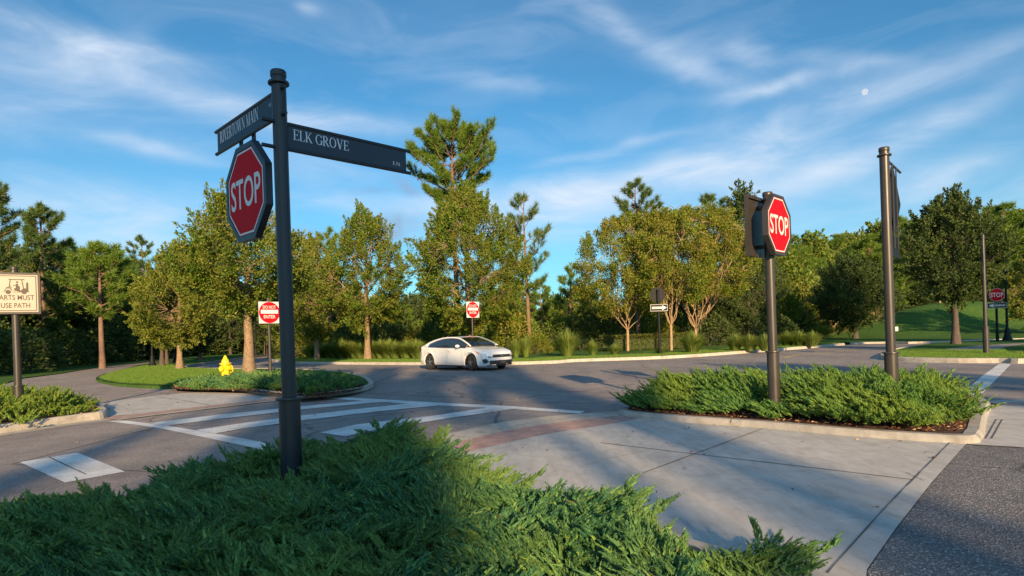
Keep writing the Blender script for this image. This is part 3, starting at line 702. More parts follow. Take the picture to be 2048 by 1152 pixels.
def needles(C, Dn, rng, n, L_, w, spread=.8):
    """tufts of needles: thin triangles fanned round the shoot direction"""
    k = len(C); d = np.repeat(unit(Dn), n, 0); c = np.repeat(C, n, 0)
    q = unit(d+rng.normal(0, spread, (k*n, 3))); c = c+d*rng.uniform(-.12, .16, (k*n, 1))
    s = unit(np.cross(q, rng.normal(0, 1, (k*n, 3)))); l = L_*rng.uniform(.65, 1.15, (k*n, 1))
    V = np.stack([c-s*w, c+s*w, c+q*l], 1).reshape(-1, 3)
    return V, np.arange(3*k*n).reshape(-1, 3)
def pine(root, seed, h, R, h0, tr, nb=34, sub=7, nn=34, L_=.28, w=.014, lmat='pine', bmat='pinebark', rise=.35, peak=.3, lean=.25):
    rng = np.random.default_rng(seed); pts, segs = trunk_spine(h*.97, tr, rng, k=10, lean=lean, flare=1.25); sp = np.array(pts)
    limbs = []; C = []; DD = []
    ch = h-h0
    for i in range(nb):
        t = ((i+rng.uniform(0, 1))/nb); z0 = h0+ch*.94*t; f = z0/(h*.97)*(len(sp)-1); k = int(min(len(sp)-2, f)); f -= k
        p0 = sp[k]*(1-f)+sp[k+1]*f; a = i*2.399+rng.normal(0, .35)
        prof = (t/peak)**.6 if t < peak else ((1-t)/(1-peak))**.75
        bl = R*(prof*.85+.15)*rng.uniform(.55, 1.12); up = rise+.5*t
        tip = p0+np.array([math.cos(a)*bl, math.sin(a)*bl, bl*up*rng.uniform(.5, 1.3)])
        s_, q = bent(p0, tip, max(.018, tr*.26*(1-.5*t)), .012, rng, 5, -.05, .14); limbs += s_; q = np.array(q)
        for j in range(sub):
            u = .35+.65*(j+rng.uniform(0, 1))/sub; kk = min(4, int(u*5)); base = q[kk]+(q[kk+1]-q[kk])*(u*5-kk if u < 1 else 1)
            dr = unit(tip-p0); side = np.cross(dr, [0, 0, 1])*rng.choice([-1, 1]); sl = bl*.30*rng.uniform(.4, 1)*(1.15-u*.5)+.12
            e = base+unit(dr*.7+side*rng.uniform(.1, 1.0)+np.array([0, 0, .55])+rng.normal(0, .15, 3))*sl
            limbs.append((base, e, .010, .006)); dd = unit(e-base)*.6+np.array([0, 0, .55])
            C.append(e); DD.append(dd)
            if sl > .35: C.append(base+(e-base)*.6); DD.append(dd)
        C.append(tip); DD.append(dr*.5+np.array([0, 0, .6]))
    C.append(sp[-1]+np.array([0, 0, .1])); DD.append(np.array([0, 0, 1.]))
    V, Fq = needles(np.array(C), np.array(DD), rng, nn, L_, w)
    tv, tf = seg_tubes(limbs, 5); m_ = MB(); m_.tube([Vector(p) for p in pts], [tr*(1.2 if i == 0 else 1)*(1-.8*i/(len(pts)-1)) for i in range(len(pts))], 9)
    quads = [f for f in m_.f if len(f) == 4]; tvv = np.array(m_.v)
    np_obj('trunk', np.concatenate([tvv, tv]), np.concatenate([np.array(quads), tf+len(tvv)]), M[bmat], root, True)
    np_obj('crown', V, Fq, M[lmat], root)

def myrtle(root, seed, h, R, h0, tr=.09, fork=.9, nst=7, nclus=220, nleaf=34, lsize=.075, moss=False, lmat='myrtle', lean=0):
    rng = np.random.default_rng(seed); limbs = []; anchors = []
    base = [np.array([0, 0, -.1]), np.array([.02, 0, fork*.5]), np.array([.03, .02, fork])]
    limbs.append((base[0], base[1], tr*1.15, tr)); limbs.append((base[1], base[2], tr, tr*1.05))
    for i in range(nst):
        a = i*2*math.pi/nst+rng.normal(0, .25); rr = R*rng.uniform(.25, .62)
        p1 = np.array([math.cos(a)*rr+lean, math.sin(a)*rr, h0+(h-h0)*rng.uniform(.1, .35)])
        s_, q = bent(base[2], p1, tr*.36, tr*.2, rng, 5, -.02, .12); limbs += s_; anchors += q[3:]
        for j in range(4):
            k = rng.integers(2, 5); a2 = a+rng.normal(0, .8); r2 = R*rng.uniform(.4, .95)
            e = np.array([math.cos(a2)*r2+lean, math.sin(a2)*r2, h0+(h-h0)*rng.uniform(.25, .85)])
            s2, q2 = bent(q[k], e, tr*.25, tr*.07, rng, 4, .03, .15); limbs += s2; anchors += q2[1:]
    AN = np.array(anchors); LV = []; LD = []; n = 0
    while n < nclus:
        a = rng.uniform(0, 6.283); t = rng.uniform(0, 1); prof = math.sin(math.pi*min(1, .12+t*.88))**.5; rr = R*prof*rng.uniform(.2, 1)**.45
        p = np.array([math.cos(a)*rr+lean, math.sin(a)*rr, h0+(h-h0)*t])
        if noise.noise(Vector(p/(.33*R))+Vector((seed, 5, 0))) < -.12: continue
        n += 1; k = np.argmin(((AN-p)**2).sum(1)); s_, _ = bent(AN[k], p, .014, .005, rng, 2, .04, .2); limbs += s_
        d = unit(unit(p-np.array([0, 0, h0]))*.6+np.array([0, 0, .5])+rng.normal(0, .4, 3)); nn = int(nleaf*2.5*rng.uniform(.5, 1.5)); tt = rng.uniform(-.3, 1, (nn, 1))
        LV.append(p+d*tt*.5+rng.normal(0, .15, (nn, 3))*(1.1-np.clip(tt, 0, 1)*.6)); LD.append(np.repeat(d[None], nn, 0)+rng.normal(0, .5, (nn, 3)))
    V, Fq = leaf_quads(np.concatenate(LV), np.concatenate(LD), rng, lsize*.98, .62)
    tv, tf = seg_tubes(limbs, 6); np_obj('trunk', tv, tf, M['myrtlebark'], root, True); np_obj('crown', V, Fq, M[lmat], root)
    if moss:
        C = []
        for s_ in limbs[:50]:
            if s_[0][2] > fork*.9 and s_[0][2] < h0+.6:
                for _ in range(9): C.append(s_[0]+(s_[1]-s_[0])*rng.uniform(0, 1))
        C = np.array(C); k = len(C); C = np.repeat(C, 8, 0)+rng.normal(0, .05, (k*8, 3)); l = rng.uniform(.15, .65, (k*8, 1)); s = rng.normal(0, .014, (k*8, 3))
        V = np.stack([C-s, C+s, C-np.array([0, 0, 1])*l+rng.normal(0, .03, (k*8, 3))], 1).reshape(-1, 3)
        np_obj('hanging_moss', V, np.arange(len(V)).reshape(-1, 3), M['moss'], root)

def place(px, py, z=.115): x, y = G(px, py, z); return Vector((x, y, z))
def top_h(px, ytop, Y, z=.115): return D(px, ytop, Y).z-z
def tree_geom(px, py, ytop, hw, ybot, Y=None):
    if Y is None: p = place(px, py)
    else: q = D(px, py, Y); p = Vector((q.x, Y, .115))
    k = p.y/F_PX
    return p, top_h(px, ytop, p.y), hw*k, top_h(px, ybot, p.y)

def add_tree(kind, fn, label, cat, geo, seed, group=None, **kw):
    p, h, R, h0 = geo; r = empty(kind, p, 0, label, cat, group); fn(r, seed, h, R, max(.3, h0), **kw); return r

OG = 'oaks along the kerbs'
add_tree('oak_tree', oak, 'small oak with low spreading brownish crown on the grass left of the yellow hydrant', 'tree', tree_geom(360, 738, 505, 92, 672), 11, OG, tr=.17, nclus=330, nleaf=52, lsize=.12, peak=.35, twig=.6)
add_tree('oak_tree', oak, 'large oak with a thick pale sunlit trunk right behind the yellow hydrant', 'tree', tree_geom(499, 750, 392, 140, 612), 12, OG, tr=.22, nclus=430, nleaf=54, lsize=.105, peak=.38, twig=.6, lmat='oakgreen', gap=-.05)
add_tree('oak_tree', oak, 'thin shaded oak in the far verge just right of the black street name post', 'tree', tree_geom(634, 720, 478, 82, 662), 13, OG, tr=.16, nclus=300, lsize=.12)
add_tree('oak_tree', oak, 'oak with straight sunlit trunk in the far verge left of the white car', 'tree', tree_geom(736, 718, 415, 92, 646), 14, OG, tr=.20, nclus=370, nleaf=50, lsize=.12, peak=.36, lmat='oakgreen')
add_tree('oak_tree', oak, 'biggest wide oak directly behind the white car, do not enter sign at its trunk', 'tree', tree_geom(943, 716, 378, 122, 648), 15, OG, tr=.25, nclus=640, nleaf=56, lsize=.115, peak=.4, gap=-.2, lmat='oakgreen')
add_tree('oak_tree', oak, 'dark oak with bare leaning trunk just left of the right hand red stop sign post', 'tree', tree_geom(1448, 701, 474, 66, 625, Y=45), 16, OG, tr=.2, nclus=260, lmat='oakshade', bmat='darkbark')
add_tree('oak_tree', oak, 'dark oak standing behind the right hand red stop sign post', 'tree', tree_geom(1508, 697, 440, 72, 640, Y=47), 17, OG, tr=.22, nclus=300, lmat='oakshade', bmat='darkbark')
add_tree('oak_tree', oak, 'round dark oak on the lawn between the two brown sign posts on the right', 'tree', tree_geom(1711, 677, 516, 78, 642), 18, OG, tr=.17, nclus=330, lsize=.16, lmat='oakshade', bmat='darkbark', twig=.8)
add_tree('oak_tree', oak, 'big dark oak in front of the grassy mound on the right', 'tree', tree_geom(1912, 688, 392, 92, 590), 19, OG, tr=.18, nclus=400, nleaf=50, lsize=.12, lmat='oakshade', bmat='darkbark', peak=.45, gap=-.25)
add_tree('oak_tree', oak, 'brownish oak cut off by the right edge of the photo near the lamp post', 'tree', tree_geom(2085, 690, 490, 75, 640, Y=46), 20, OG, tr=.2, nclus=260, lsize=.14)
for i, (x, y, yt, hw, yb, lb) in enumerate([(324, 732, 560, 46, 682, 'slim shaded oak left of the low spreading oak on the grass'), (334, 727, 575, 40, 684, 'slim oak half hidden just behind the low spreading oak'),
        (400, 719, 565, 46, 690, 'small dark oak beyond the path seen left of the hydrant'), (461, 708, 560, 44, 684, 'small dark oak beyond the road directly above the hydrant'), (531, 709, 575, 44, 684, 'small dark oak beyond the road by the left do not enter sign')]):
    add_tree('oak_tree', oak, lb, 'tree', tree_geom(x, y, yt, hw, yb), 30+i, 'young oaks along the path', tr=.14, nclus=170, nleaf=40, lsize=.16, lmat='oakshade' if i else 'oakleaf', bmat='darkbark')
CG = 'crape myrtles in the far verge'
add_tree('crape_myrtle', myrtle, 'leafy crape myrtle left of the black one way sign', 'tree', tree_geom(1256, 710, 438, 105, 628, Y=38.5), 41, CG, tr=.085, fork=1.3, nst=9, nclus=400, nleaf=46, lsize=.11)
add_tree('crape_myrtle', myrtle, 'crape myrtle with pale forked stems immediately right of the black one way sign', 'tree', tree_geom(1343, 710, 430, 88, 606, Y=36.8), 42, CG, tr=.08, fork=1.5, nst=8, nclus=330, nleaf=46, lsize=.11)
add_tree('crape_myrtle', myrtle, 'crape myrtle with moss hung golden stems, rightmost of the three in the far verge', 'tree', tree_geom(1392, 704, 422, 112, 592, Y=40), 43, CG, tr=.095, fork=1.25, nst=12, nclus=460, nleaf=46, lsize=.11, moss=True, lean=.5)
for i, (x, y, yt, lb) in enumerate([(1668, 672, 560, 'reddish multi stemmed crape myrtle left of the round dark oak'), (1692, 673, 570, 'grey multi stemmed crape myrtle right beside the round dark oak trunk'), (1753, 670, 572, 'bare stemmed crape myrtle at the left foot of the grassy mound')]):
    add_tree('crape_myrtle', myrtle, lb, 'tree', tree_geom(x, y, yt, 34, 625), 50+i, 'small crape myrtles on the lawn', tr=.09, fork=.5, nst=6, nclus=90, nleaf=30, lsize=.16, lmat='oakshade')
PG = 'tall pines behind the verge'
add_tree('pine_tree', pine, 'tallest pine towering above the oak behind the white car', 'tree', tree_geom(918, 716, 262, 108, 440, Y=47), 61, PG, tr=.26, nb=58, sub=13, nn=44, L_=.44, w=.02, peak=.45, lmat='pinelit', rise=.45)
add_tree('pine_tree', pine, 'open pine with a pinkish trunk right of the white car', 'tree', tree_geom(1060, 703, 388, 66, 610, Y=42), 62, PG, tr=.16, nb=26, sub=6, nn=36, L_=.40, w=.015, rise=.35, peak=.3)
add_tree('pine_tree', pine, 'pine top rising above the crape myrtle left of the one way sign', 'tree', tree_geom(1278, 700, 364, 56, 520, Y=46), 63, PG, tr=.18, nb=24, sub=7, nn=40, L_=.45, w=.02)
add_tree('pine_tree', pine, 'small pine top above the moss hung crape myrtle', 'tree', tree_geom(1437, 690, 388, 42, 500, Y=58), 64, PG, tr=.18, nb=18, sub=6, nn=36, L_=.5, w=.022)
add_tree('pine_tree', pine, 'thin high crowned pine on the skyline above the low spreading oak', 'tree', tree_geom(292, 715, 478, 30, 545, Y=66), 65, PG, tr=.16, nb=14, sub=6, nn=30, L_=.45, w=.025)
add_tree('pine_tree', pine, 'sunlit pine on the left with a tall bare trunk beside the path', 'tree', tree_geom(205, 734, 492, 68, 640), 66, PG, tr=.2, nb=44, sub=8, nn=34, L_=.45, w=.025, lmat='pinelit')
add_tree('pine_tree', pine, 'dark feathery pine above the golf cart sign', 'tree', tree_geom(92, 750, 408, 72, 650, Y=46), 67, PG, tr=.2, nb=46, sub=8, nn=40, L_=.45, w=.022)
add_tree('pine_tree', pine, 'dark pine cut off by the left edge of the photo', 'tree', tree_geom(-12, 760, 362, 70, 640, Y=38), 68, PG, tr=.2, nb=46, sub=8, nn=36, L_=.42, w=.02)
add_tree('pine_tree', pine, 'young pine on the skyline left of the oak with the straight sunlit trunk', 'tree', tree_geom(662, 716, 462, 42, 600, Y=54), 69, PG, tr=.15, nb=24, sub=6, nn=32, L_=.45, w=.022, lmat='pinelit')
add_tree('pine_tree', pine, 'thin young pine between the open pine and the leafy crape myrtle', 'tree', tree_geom(1143, 700, 530, 36, 670, Y=50), 70, PG, tr=.12, nb=22, sub=6, nn=30, L_=.4, w=.022, lmat='pinelit')
add_tree('sweetgum_tree', oak, 'tall slender leafy tree on the skyline left of the right hand stop sign', 'tree', tree_geom(1500, 690, 368, 42, 560, Y=56), 71, None, tr=.18, nclus=150, nleaf=40, lsize=.24, twig=.9, gap=0, lmat='oakshade', bmat='darkbark')

# background wood: a few kinds, copied tree by tree
def copy_tree(o, loc, rz, s, label=None, group=None):
    c = o.copy(); col.objects.link(c); c.location = loc; c.rotation_euler = (0, 0, rz); c.scale = s
    if label: c['label'] = label
    if group: c['group'] = group
    for ch in o.children:
        k = ch.copy(); col.objects.link(k); k.parent = c
    return c
protos = {}
def proto(key, kind, fn, seed, h, R, h0, **kw):
    r = empty(kind, (0, 0, 0), 0); fn(r, seed, h, R, h0, **kw); protos[key] = [r, h, False]
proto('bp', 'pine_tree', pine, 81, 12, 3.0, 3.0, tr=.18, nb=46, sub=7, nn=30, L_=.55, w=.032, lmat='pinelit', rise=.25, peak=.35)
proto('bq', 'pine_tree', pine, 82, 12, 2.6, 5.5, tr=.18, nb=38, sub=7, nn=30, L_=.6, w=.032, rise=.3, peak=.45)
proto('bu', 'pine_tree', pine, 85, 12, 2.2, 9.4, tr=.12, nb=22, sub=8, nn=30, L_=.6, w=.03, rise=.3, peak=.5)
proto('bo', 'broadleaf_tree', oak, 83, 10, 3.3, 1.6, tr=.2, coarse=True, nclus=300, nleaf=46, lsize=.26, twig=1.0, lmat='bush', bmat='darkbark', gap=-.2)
proto('bd', 'broadleaf_tree', oak, 84, 10, 3.4, .9, tr=.2, coarse=True, nclus=320, nleaf=46, lsize=.26, twig=1.0, lmat='oakshade', bmat='darkbark', gap=-.25)
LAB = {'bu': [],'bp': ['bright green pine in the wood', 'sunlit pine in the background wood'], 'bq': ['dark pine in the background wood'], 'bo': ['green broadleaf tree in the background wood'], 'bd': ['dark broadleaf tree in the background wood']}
REGION = {'L': 'wood beyond the path on the left', 'C': 'low wood behind the far verge', 'R': 'high wood behind the lawn on the right', 'B': 'trees on the near side of the road behind the viewer'}
def put(key, x, Y, ytop, wide, rz, region, side=''):
    r, h, used = protos[key]; q = D(x, 700, Y); hh = D(x, ytop, Y).z-.1; s = hh/h
    lab = {'bp': 'bright green pine', 'bq': 'dark pine with bare lower trunk', 'bo': 'green bushy broadleaf tree', 'bd': 'dark shaded broadleaf tree'}[key]+' in the '+REGION[region]
    loc = (q.x, Y, .08); sc_ = (s*wide, s*wide, s)
    if not used:
        r.location = loc; r.rotation_euler = (0, 0, rz); r.scale = sc_; r['label'] = lab; r['category'] = 'tree'; r['group'] = lab.replace(' in the ', 's in the ', 1) if False else lab; protos[key][2] = True; return r
    return copy_tree(r, loc, rz, sc_, lab, lab)
rr = random.Random(4)
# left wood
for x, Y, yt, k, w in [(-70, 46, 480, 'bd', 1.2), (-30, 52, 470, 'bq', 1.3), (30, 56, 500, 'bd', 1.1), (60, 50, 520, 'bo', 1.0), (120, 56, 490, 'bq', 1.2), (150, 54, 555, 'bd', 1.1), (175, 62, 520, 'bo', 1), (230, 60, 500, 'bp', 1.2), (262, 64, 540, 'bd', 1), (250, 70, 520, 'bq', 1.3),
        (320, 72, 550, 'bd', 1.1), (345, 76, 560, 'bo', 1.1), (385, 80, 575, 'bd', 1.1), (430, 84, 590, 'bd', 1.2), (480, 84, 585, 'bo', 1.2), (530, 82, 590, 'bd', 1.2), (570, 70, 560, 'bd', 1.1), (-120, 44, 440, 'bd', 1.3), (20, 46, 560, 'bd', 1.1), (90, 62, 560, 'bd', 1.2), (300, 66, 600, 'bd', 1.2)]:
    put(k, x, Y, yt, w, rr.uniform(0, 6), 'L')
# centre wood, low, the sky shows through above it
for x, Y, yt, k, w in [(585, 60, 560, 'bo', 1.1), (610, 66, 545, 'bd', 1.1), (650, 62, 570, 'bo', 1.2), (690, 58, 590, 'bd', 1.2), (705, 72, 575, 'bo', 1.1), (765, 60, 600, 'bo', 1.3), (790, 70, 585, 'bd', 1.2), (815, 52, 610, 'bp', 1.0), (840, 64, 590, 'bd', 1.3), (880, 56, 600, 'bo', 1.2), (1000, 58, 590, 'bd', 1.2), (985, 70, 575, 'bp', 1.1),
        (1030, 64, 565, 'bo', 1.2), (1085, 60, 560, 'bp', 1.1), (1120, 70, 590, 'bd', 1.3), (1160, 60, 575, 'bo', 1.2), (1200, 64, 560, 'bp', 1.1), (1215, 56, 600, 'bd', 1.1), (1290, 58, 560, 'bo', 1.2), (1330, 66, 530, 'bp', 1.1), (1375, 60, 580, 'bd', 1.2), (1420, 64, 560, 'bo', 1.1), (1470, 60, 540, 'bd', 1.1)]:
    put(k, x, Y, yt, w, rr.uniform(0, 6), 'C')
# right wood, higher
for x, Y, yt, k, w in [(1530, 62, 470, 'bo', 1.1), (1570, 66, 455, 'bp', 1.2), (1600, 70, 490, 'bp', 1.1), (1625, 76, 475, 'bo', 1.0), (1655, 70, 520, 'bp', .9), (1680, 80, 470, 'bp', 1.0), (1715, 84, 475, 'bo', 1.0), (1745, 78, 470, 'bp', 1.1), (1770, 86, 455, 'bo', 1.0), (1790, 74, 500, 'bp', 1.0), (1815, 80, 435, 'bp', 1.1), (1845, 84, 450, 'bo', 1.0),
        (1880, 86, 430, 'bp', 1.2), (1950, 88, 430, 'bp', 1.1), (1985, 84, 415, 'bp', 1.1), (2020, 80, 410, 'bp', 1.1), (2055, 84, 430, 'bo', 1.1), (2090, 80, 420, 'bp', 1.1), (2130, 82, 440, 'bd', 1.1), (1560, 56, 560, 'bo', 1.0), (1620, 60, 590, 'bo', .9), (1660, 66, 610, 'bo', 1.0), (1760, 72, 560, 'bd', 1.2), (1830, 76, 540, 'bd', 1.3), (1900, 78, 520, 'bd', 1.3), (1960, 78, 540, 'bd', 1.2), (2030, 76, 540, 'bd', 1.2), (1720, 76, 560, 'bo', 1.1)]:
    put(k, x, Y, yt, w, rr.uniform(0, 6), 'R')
# the dim mass of the wood further back (nobody could count it)
def far_wood():
    rng = np.random.default_rng(9); P_ = []
    for x, Y, yt in [(a, 96+rng.uniform(-6, 10), np.interp(a, [-150, 300, 560, 700, 1150, 1480, 1560, 2200], [520, 585, 612, 622, 622, 590, 500, 455])+rng.uniform(-8, 14)) for a in np.arange(-200, 2250, 14)]:
        q = D(x, 700, Y); hh = D(x, yt, Y).z; n = 260
        a = rng.uniform(0, 6.28, n); r_ = 2.6*rng.uniform(0, 1, n)**.5; z = hh*rng.uniform(.02, 1, n)**.8
        rs = r_*np.clip(1.35-(z/hh)**2*1.1, .15, 1)
        P_.append(np.stack([q.x+np.cos(a)*rs, Y+np.sin(a)*rs, z], 1))
    P_ = np.concatenate(P_); V, Fq = leaf_quads(P_, rng.normal(0, 1, P_.shape)+np.array([0, 0, .4]), rng, .75, .7)
    tag(np_obj('far_wood', V, Fq, M['oakshade']), 'dim dense wood closing the view behind the nearer trees', 'wood', None, 'stuff')
far_wood()

# undergrowth shrubs under the trees
def shrub(root, seed, R, h, lmat='bush', n=2600, ls=.14):
    rng = np.random.default_rng(seed); a = rng.uniform(0, 6.283, n); t = rng.uniform(0, 1, n)**.75
    lump = 1+.18*np.sin(3*a+seed)+.12*np.sin(5*a+t*7)
    rr_ = R*lump*np.sqrt(np.clip(1-(t*.96)**2.2, 0, 1))*rng.uniform(.45, 1, n)**.5
    P_ = np.stack([np.cos(a)*rr_, np.sin(a)*rr_, t*h*(1+.12*np.sin(4*a+seed*2))], 1)
    V, Fq = leaf_quads(P_, P_-np.array([0, 0, h*.2]), rng, ls, .55, .9)
    segs = []
    for i in range(9):
        b_ = rng.uniform(0, 6.28); e = np.array([math.cos(b_)*R*.6, math.sin(b_)*R*.6, h*rng.uniform(.5, .8)]); segs += bent([0, 0, -.05], e, .025, .008, rng, 3)[0]
    np_obj('stem', *seg_tubes(segs, 5), M['darkbark'], root, True); np_obj('foliage', V, Fq, M[lmat], root)
sp_ = []
for i, (mt, sd) in enumerate([('bush', 3), ('oakshade', 5), ('myrtle', 8)]):
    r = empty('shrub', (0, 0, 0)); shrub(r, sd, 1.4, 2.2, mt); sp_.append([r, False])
def put_shrub(k, x, Y, w, h, label, group):
    r, used = sp_[k]; q = D(x, 700, Y); sc_ = (w/1.4, w/1.4, h/2.2); loc = (q.x, Y, .06)
    if not used: r.location = loc; r.scale = sc_; r.rotation_euler = (0, 0, 1); tag(r, label, 'shrub', group); sp_[k][1] = True; return
    copy_tree(r, loc, rr.uniform(0, 6), sc_, label, group)
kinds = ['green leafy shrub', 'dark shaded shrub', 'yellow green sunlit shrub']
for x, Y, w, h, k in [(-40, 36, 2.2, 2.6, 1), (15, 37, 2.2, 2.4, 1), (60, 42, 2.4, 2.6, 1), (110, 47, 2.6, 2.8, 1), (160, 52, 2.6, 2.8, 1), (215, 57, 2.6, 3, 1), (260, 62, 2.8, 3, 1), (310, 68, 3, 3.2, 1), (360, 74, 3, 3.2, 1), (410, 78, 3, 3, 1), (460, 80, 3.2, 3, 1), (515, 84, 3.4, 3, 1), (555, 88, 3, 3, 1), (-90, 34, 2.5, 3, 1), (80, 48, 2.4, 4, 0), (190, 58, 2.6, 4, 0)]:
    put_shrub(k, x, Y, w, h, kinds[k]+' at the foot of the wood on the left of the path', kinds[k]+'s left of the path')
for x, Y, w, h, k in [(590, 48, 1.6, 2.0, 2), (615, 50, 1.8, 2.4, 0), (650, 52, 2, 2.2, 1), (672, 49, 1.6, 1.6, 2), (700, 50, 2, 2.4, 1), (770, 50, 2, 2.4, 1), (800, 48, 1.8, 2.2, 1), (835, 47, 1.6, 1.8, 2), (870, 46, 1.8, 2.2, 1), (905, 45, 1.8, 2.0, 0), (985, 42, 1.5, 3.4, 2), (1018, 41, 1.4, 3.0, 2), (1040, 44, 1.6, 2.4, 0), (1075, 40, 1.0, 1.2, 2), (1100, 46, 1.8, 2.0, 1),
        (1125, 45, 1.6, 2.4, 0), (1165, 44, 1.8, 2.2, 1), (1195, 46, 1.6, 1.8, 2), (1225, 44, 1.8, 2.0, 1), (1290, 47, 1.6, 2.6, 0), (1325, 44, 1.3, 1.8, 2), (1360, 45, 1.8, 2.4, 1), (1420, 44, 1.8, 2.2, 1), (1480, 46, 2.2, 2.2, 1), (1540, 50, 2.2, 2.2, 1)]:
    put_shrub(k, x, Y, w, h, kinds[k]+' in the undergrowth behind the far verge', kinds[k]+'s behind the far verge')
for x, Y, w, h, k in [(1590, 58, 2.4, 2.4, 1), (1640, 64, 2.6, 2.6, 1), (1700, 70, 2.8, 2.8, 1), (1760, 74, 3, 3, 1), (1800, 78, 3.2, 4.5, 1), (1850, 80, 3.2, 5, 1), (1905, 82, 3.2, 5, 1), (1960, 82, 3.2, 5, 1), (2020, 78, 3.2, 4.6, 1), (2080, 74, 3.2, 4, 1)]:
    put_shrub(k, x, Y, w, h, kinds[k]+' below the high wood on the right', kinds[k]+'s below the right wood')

# ornamental grasses
def clump(root, seed, h, R, n=700, mat='muhly', w=.012):
    rng = np.random.default_rng(seed); a = rng.uniform(0, 6.283, n); out = rng.uniform(0, 1, n)**.7; l = h*rng.uniform(.7, 1.15, n)
    b0 = np.stack([np.cos(a)*R*.22*out, np.sin(a)*R*.22*out, np.zeros(n)], 1); V = []; Fq = []
    s = np.stack([-np.sin(a), np.cos(a), np.zeros(n)], 1)*w
    def pt(t): r_ = R*(.22*out+.95*out*t**1.5); return np.stack([np.cos(a)*r_, np.sin(a)*r_, l*(t-.38*out*t**2.6)], 1)
    A0, A1, A2, A3 = pt(0), pt(.4), pt(.75), pt(1.0)
    V = np.stack([A0-s, A0+s, A1+s, A1-s, A2+s*.7, A2-s*.7, A3+s*.15, A3-s*.15], 1).reshape(-1, 3); b = (np.arange(n)*8)[:, None]
    Fq = np.concatenate([b+np.array([[0, 1, 2, 3]]), b+np.array([[3, 2, 4, 5]]), b+np.array([[5, 4, 6, 7]])])
    np_obj('blades', V, Fq, M[mat], root)
gr = empty('ornamental_grass', (0, 0, 0)); clump(gr, 5, 1.0, .9); gused = [False]
def put_grass(x, y, px_h, px_w, label, group=None, Y=None):
    p = place(x, y) if Y is None else Vector((D(x, 700, Y).x, Y, .1)); k = p.y/F_PX; sc_ = (px_w*k/.9*.5, px_w*k/.9*.5, px_h*k*1.05)
    if not gused[0]: gr.location = p; gr.scale = sc_; tag(gr, label, 'ornamental grass', group); gused[0] = True; return
    copy_tree(gr, p, rr.uniform(0, 6), sc_, label, group)
put_grass(1135, 712, 52, 84, 'largest fountain shaped ornamental grass between the open pine and the leafy crape myrtle')
put_grass(1186, 712, 32, 44, 'small ornamental grass between the largest grass fountain and the leafy crape myrtle')
put_grass(1385, 706, 44, 84, 'ornamental grass at the foot of the moss hung crape myrtle')
put_grass(1322, 709, 16, 40, 'low ornamental grass at the foot of the one way sign post')
put_grass(1230, 711, 22, 40, 'low ornamental grass left of the leafy crape myrtle trunk')
put_grass(1032, 715, 38, 44, 'ornamental grass against the front end of the white car')
put_grass(1052, 714, 42, 46, 'ornamental grass at the foot of the open pine')
put_grass(622, 717, 32, 50, 'reddish ornamental grass just right of the tall black street name post')
for i, x in enumerate(range(650, 852, 12)):
    if abs(x-736) > 9: put_grass(x+rr.uniform(-4, 4), 716, rr.uniform(24, 38), rr.uniform(60, 86), 'ornamental grass in the row left of the white car', 'row of ornamental grasses left of the car')
for x in (1470, 1500, 1530): put_grass(x, 702, 34, 62, 'dark ornamental grass mound behind the right hand stop sign post', 'dark grasses behind the stop sign post')
for x in (1575, 1600, 1625): put_grass(x, 693, 30, 60, 'dark ornamental grass mound right of the right hand stop sign post', 'dark grasses right of the stop sign post')
put_grass(1640, 684, 26, 90, 'wide green ornamental grass mound at the back of the right lawn', None, 56)
put_grass(556, 706, 12, 40, 'pale ornamental grass by the far road left of the tall black post', None, 80)
# clipped hedges
def hedge(x0, x1, Y, h, dep, label):
    a = D(x0, 700, Y); b_ = D(x1, 700, Y); L_ = (b_-a).length; r = empty('hedge', ((a.x+b_.x)/2, Y, .1), math.atan2(b_.y-a.y, b_.x-a.x), label, 'hedge')
    rng = np.random.default_rng(int(x0)); n = int(L_*h*1500); P_ = np.stack([rng.uniform(-L_/2, L_/2, n), rng.uniform(-dep/2, dep/2, n), rng.uniform(0, h, n)], 1)
    k = rng.integers(0, 3, n); P_[k == 0, 2] = h+rng.normal(0, .03, (k == 0).sum()); P_[k == 1, 1] = -dep/2+rng.normal(0, .04, (k == 1).sum())
    V, Fq = leaf_quads(P_, np.stack([rng.normal(0, .5, n), P_[:, 1], P_[:, 2]*.6+.2], 1), rng, .07, .6, .6)
    np_obj('foliage', V, Fq, M['hedge'], r); m_ = MB(); m_.box((0, 0, h*.42), (L_*.94, dep*.6, h*.7)); m_.build('inner_branches', M['oakshade'], r)
hedge(1200, 1372, 39.5, .95, .9, 'clipped boxy hedge behind the one way sign')
hedge(1612, 1700, 58, .8, 1.2, 'low dark clipped hedge at the back of the right lawn')
hedge(1706, 1762, 60, .7, 1.0, 'low clipped hedge behind the round dark oak trunk')

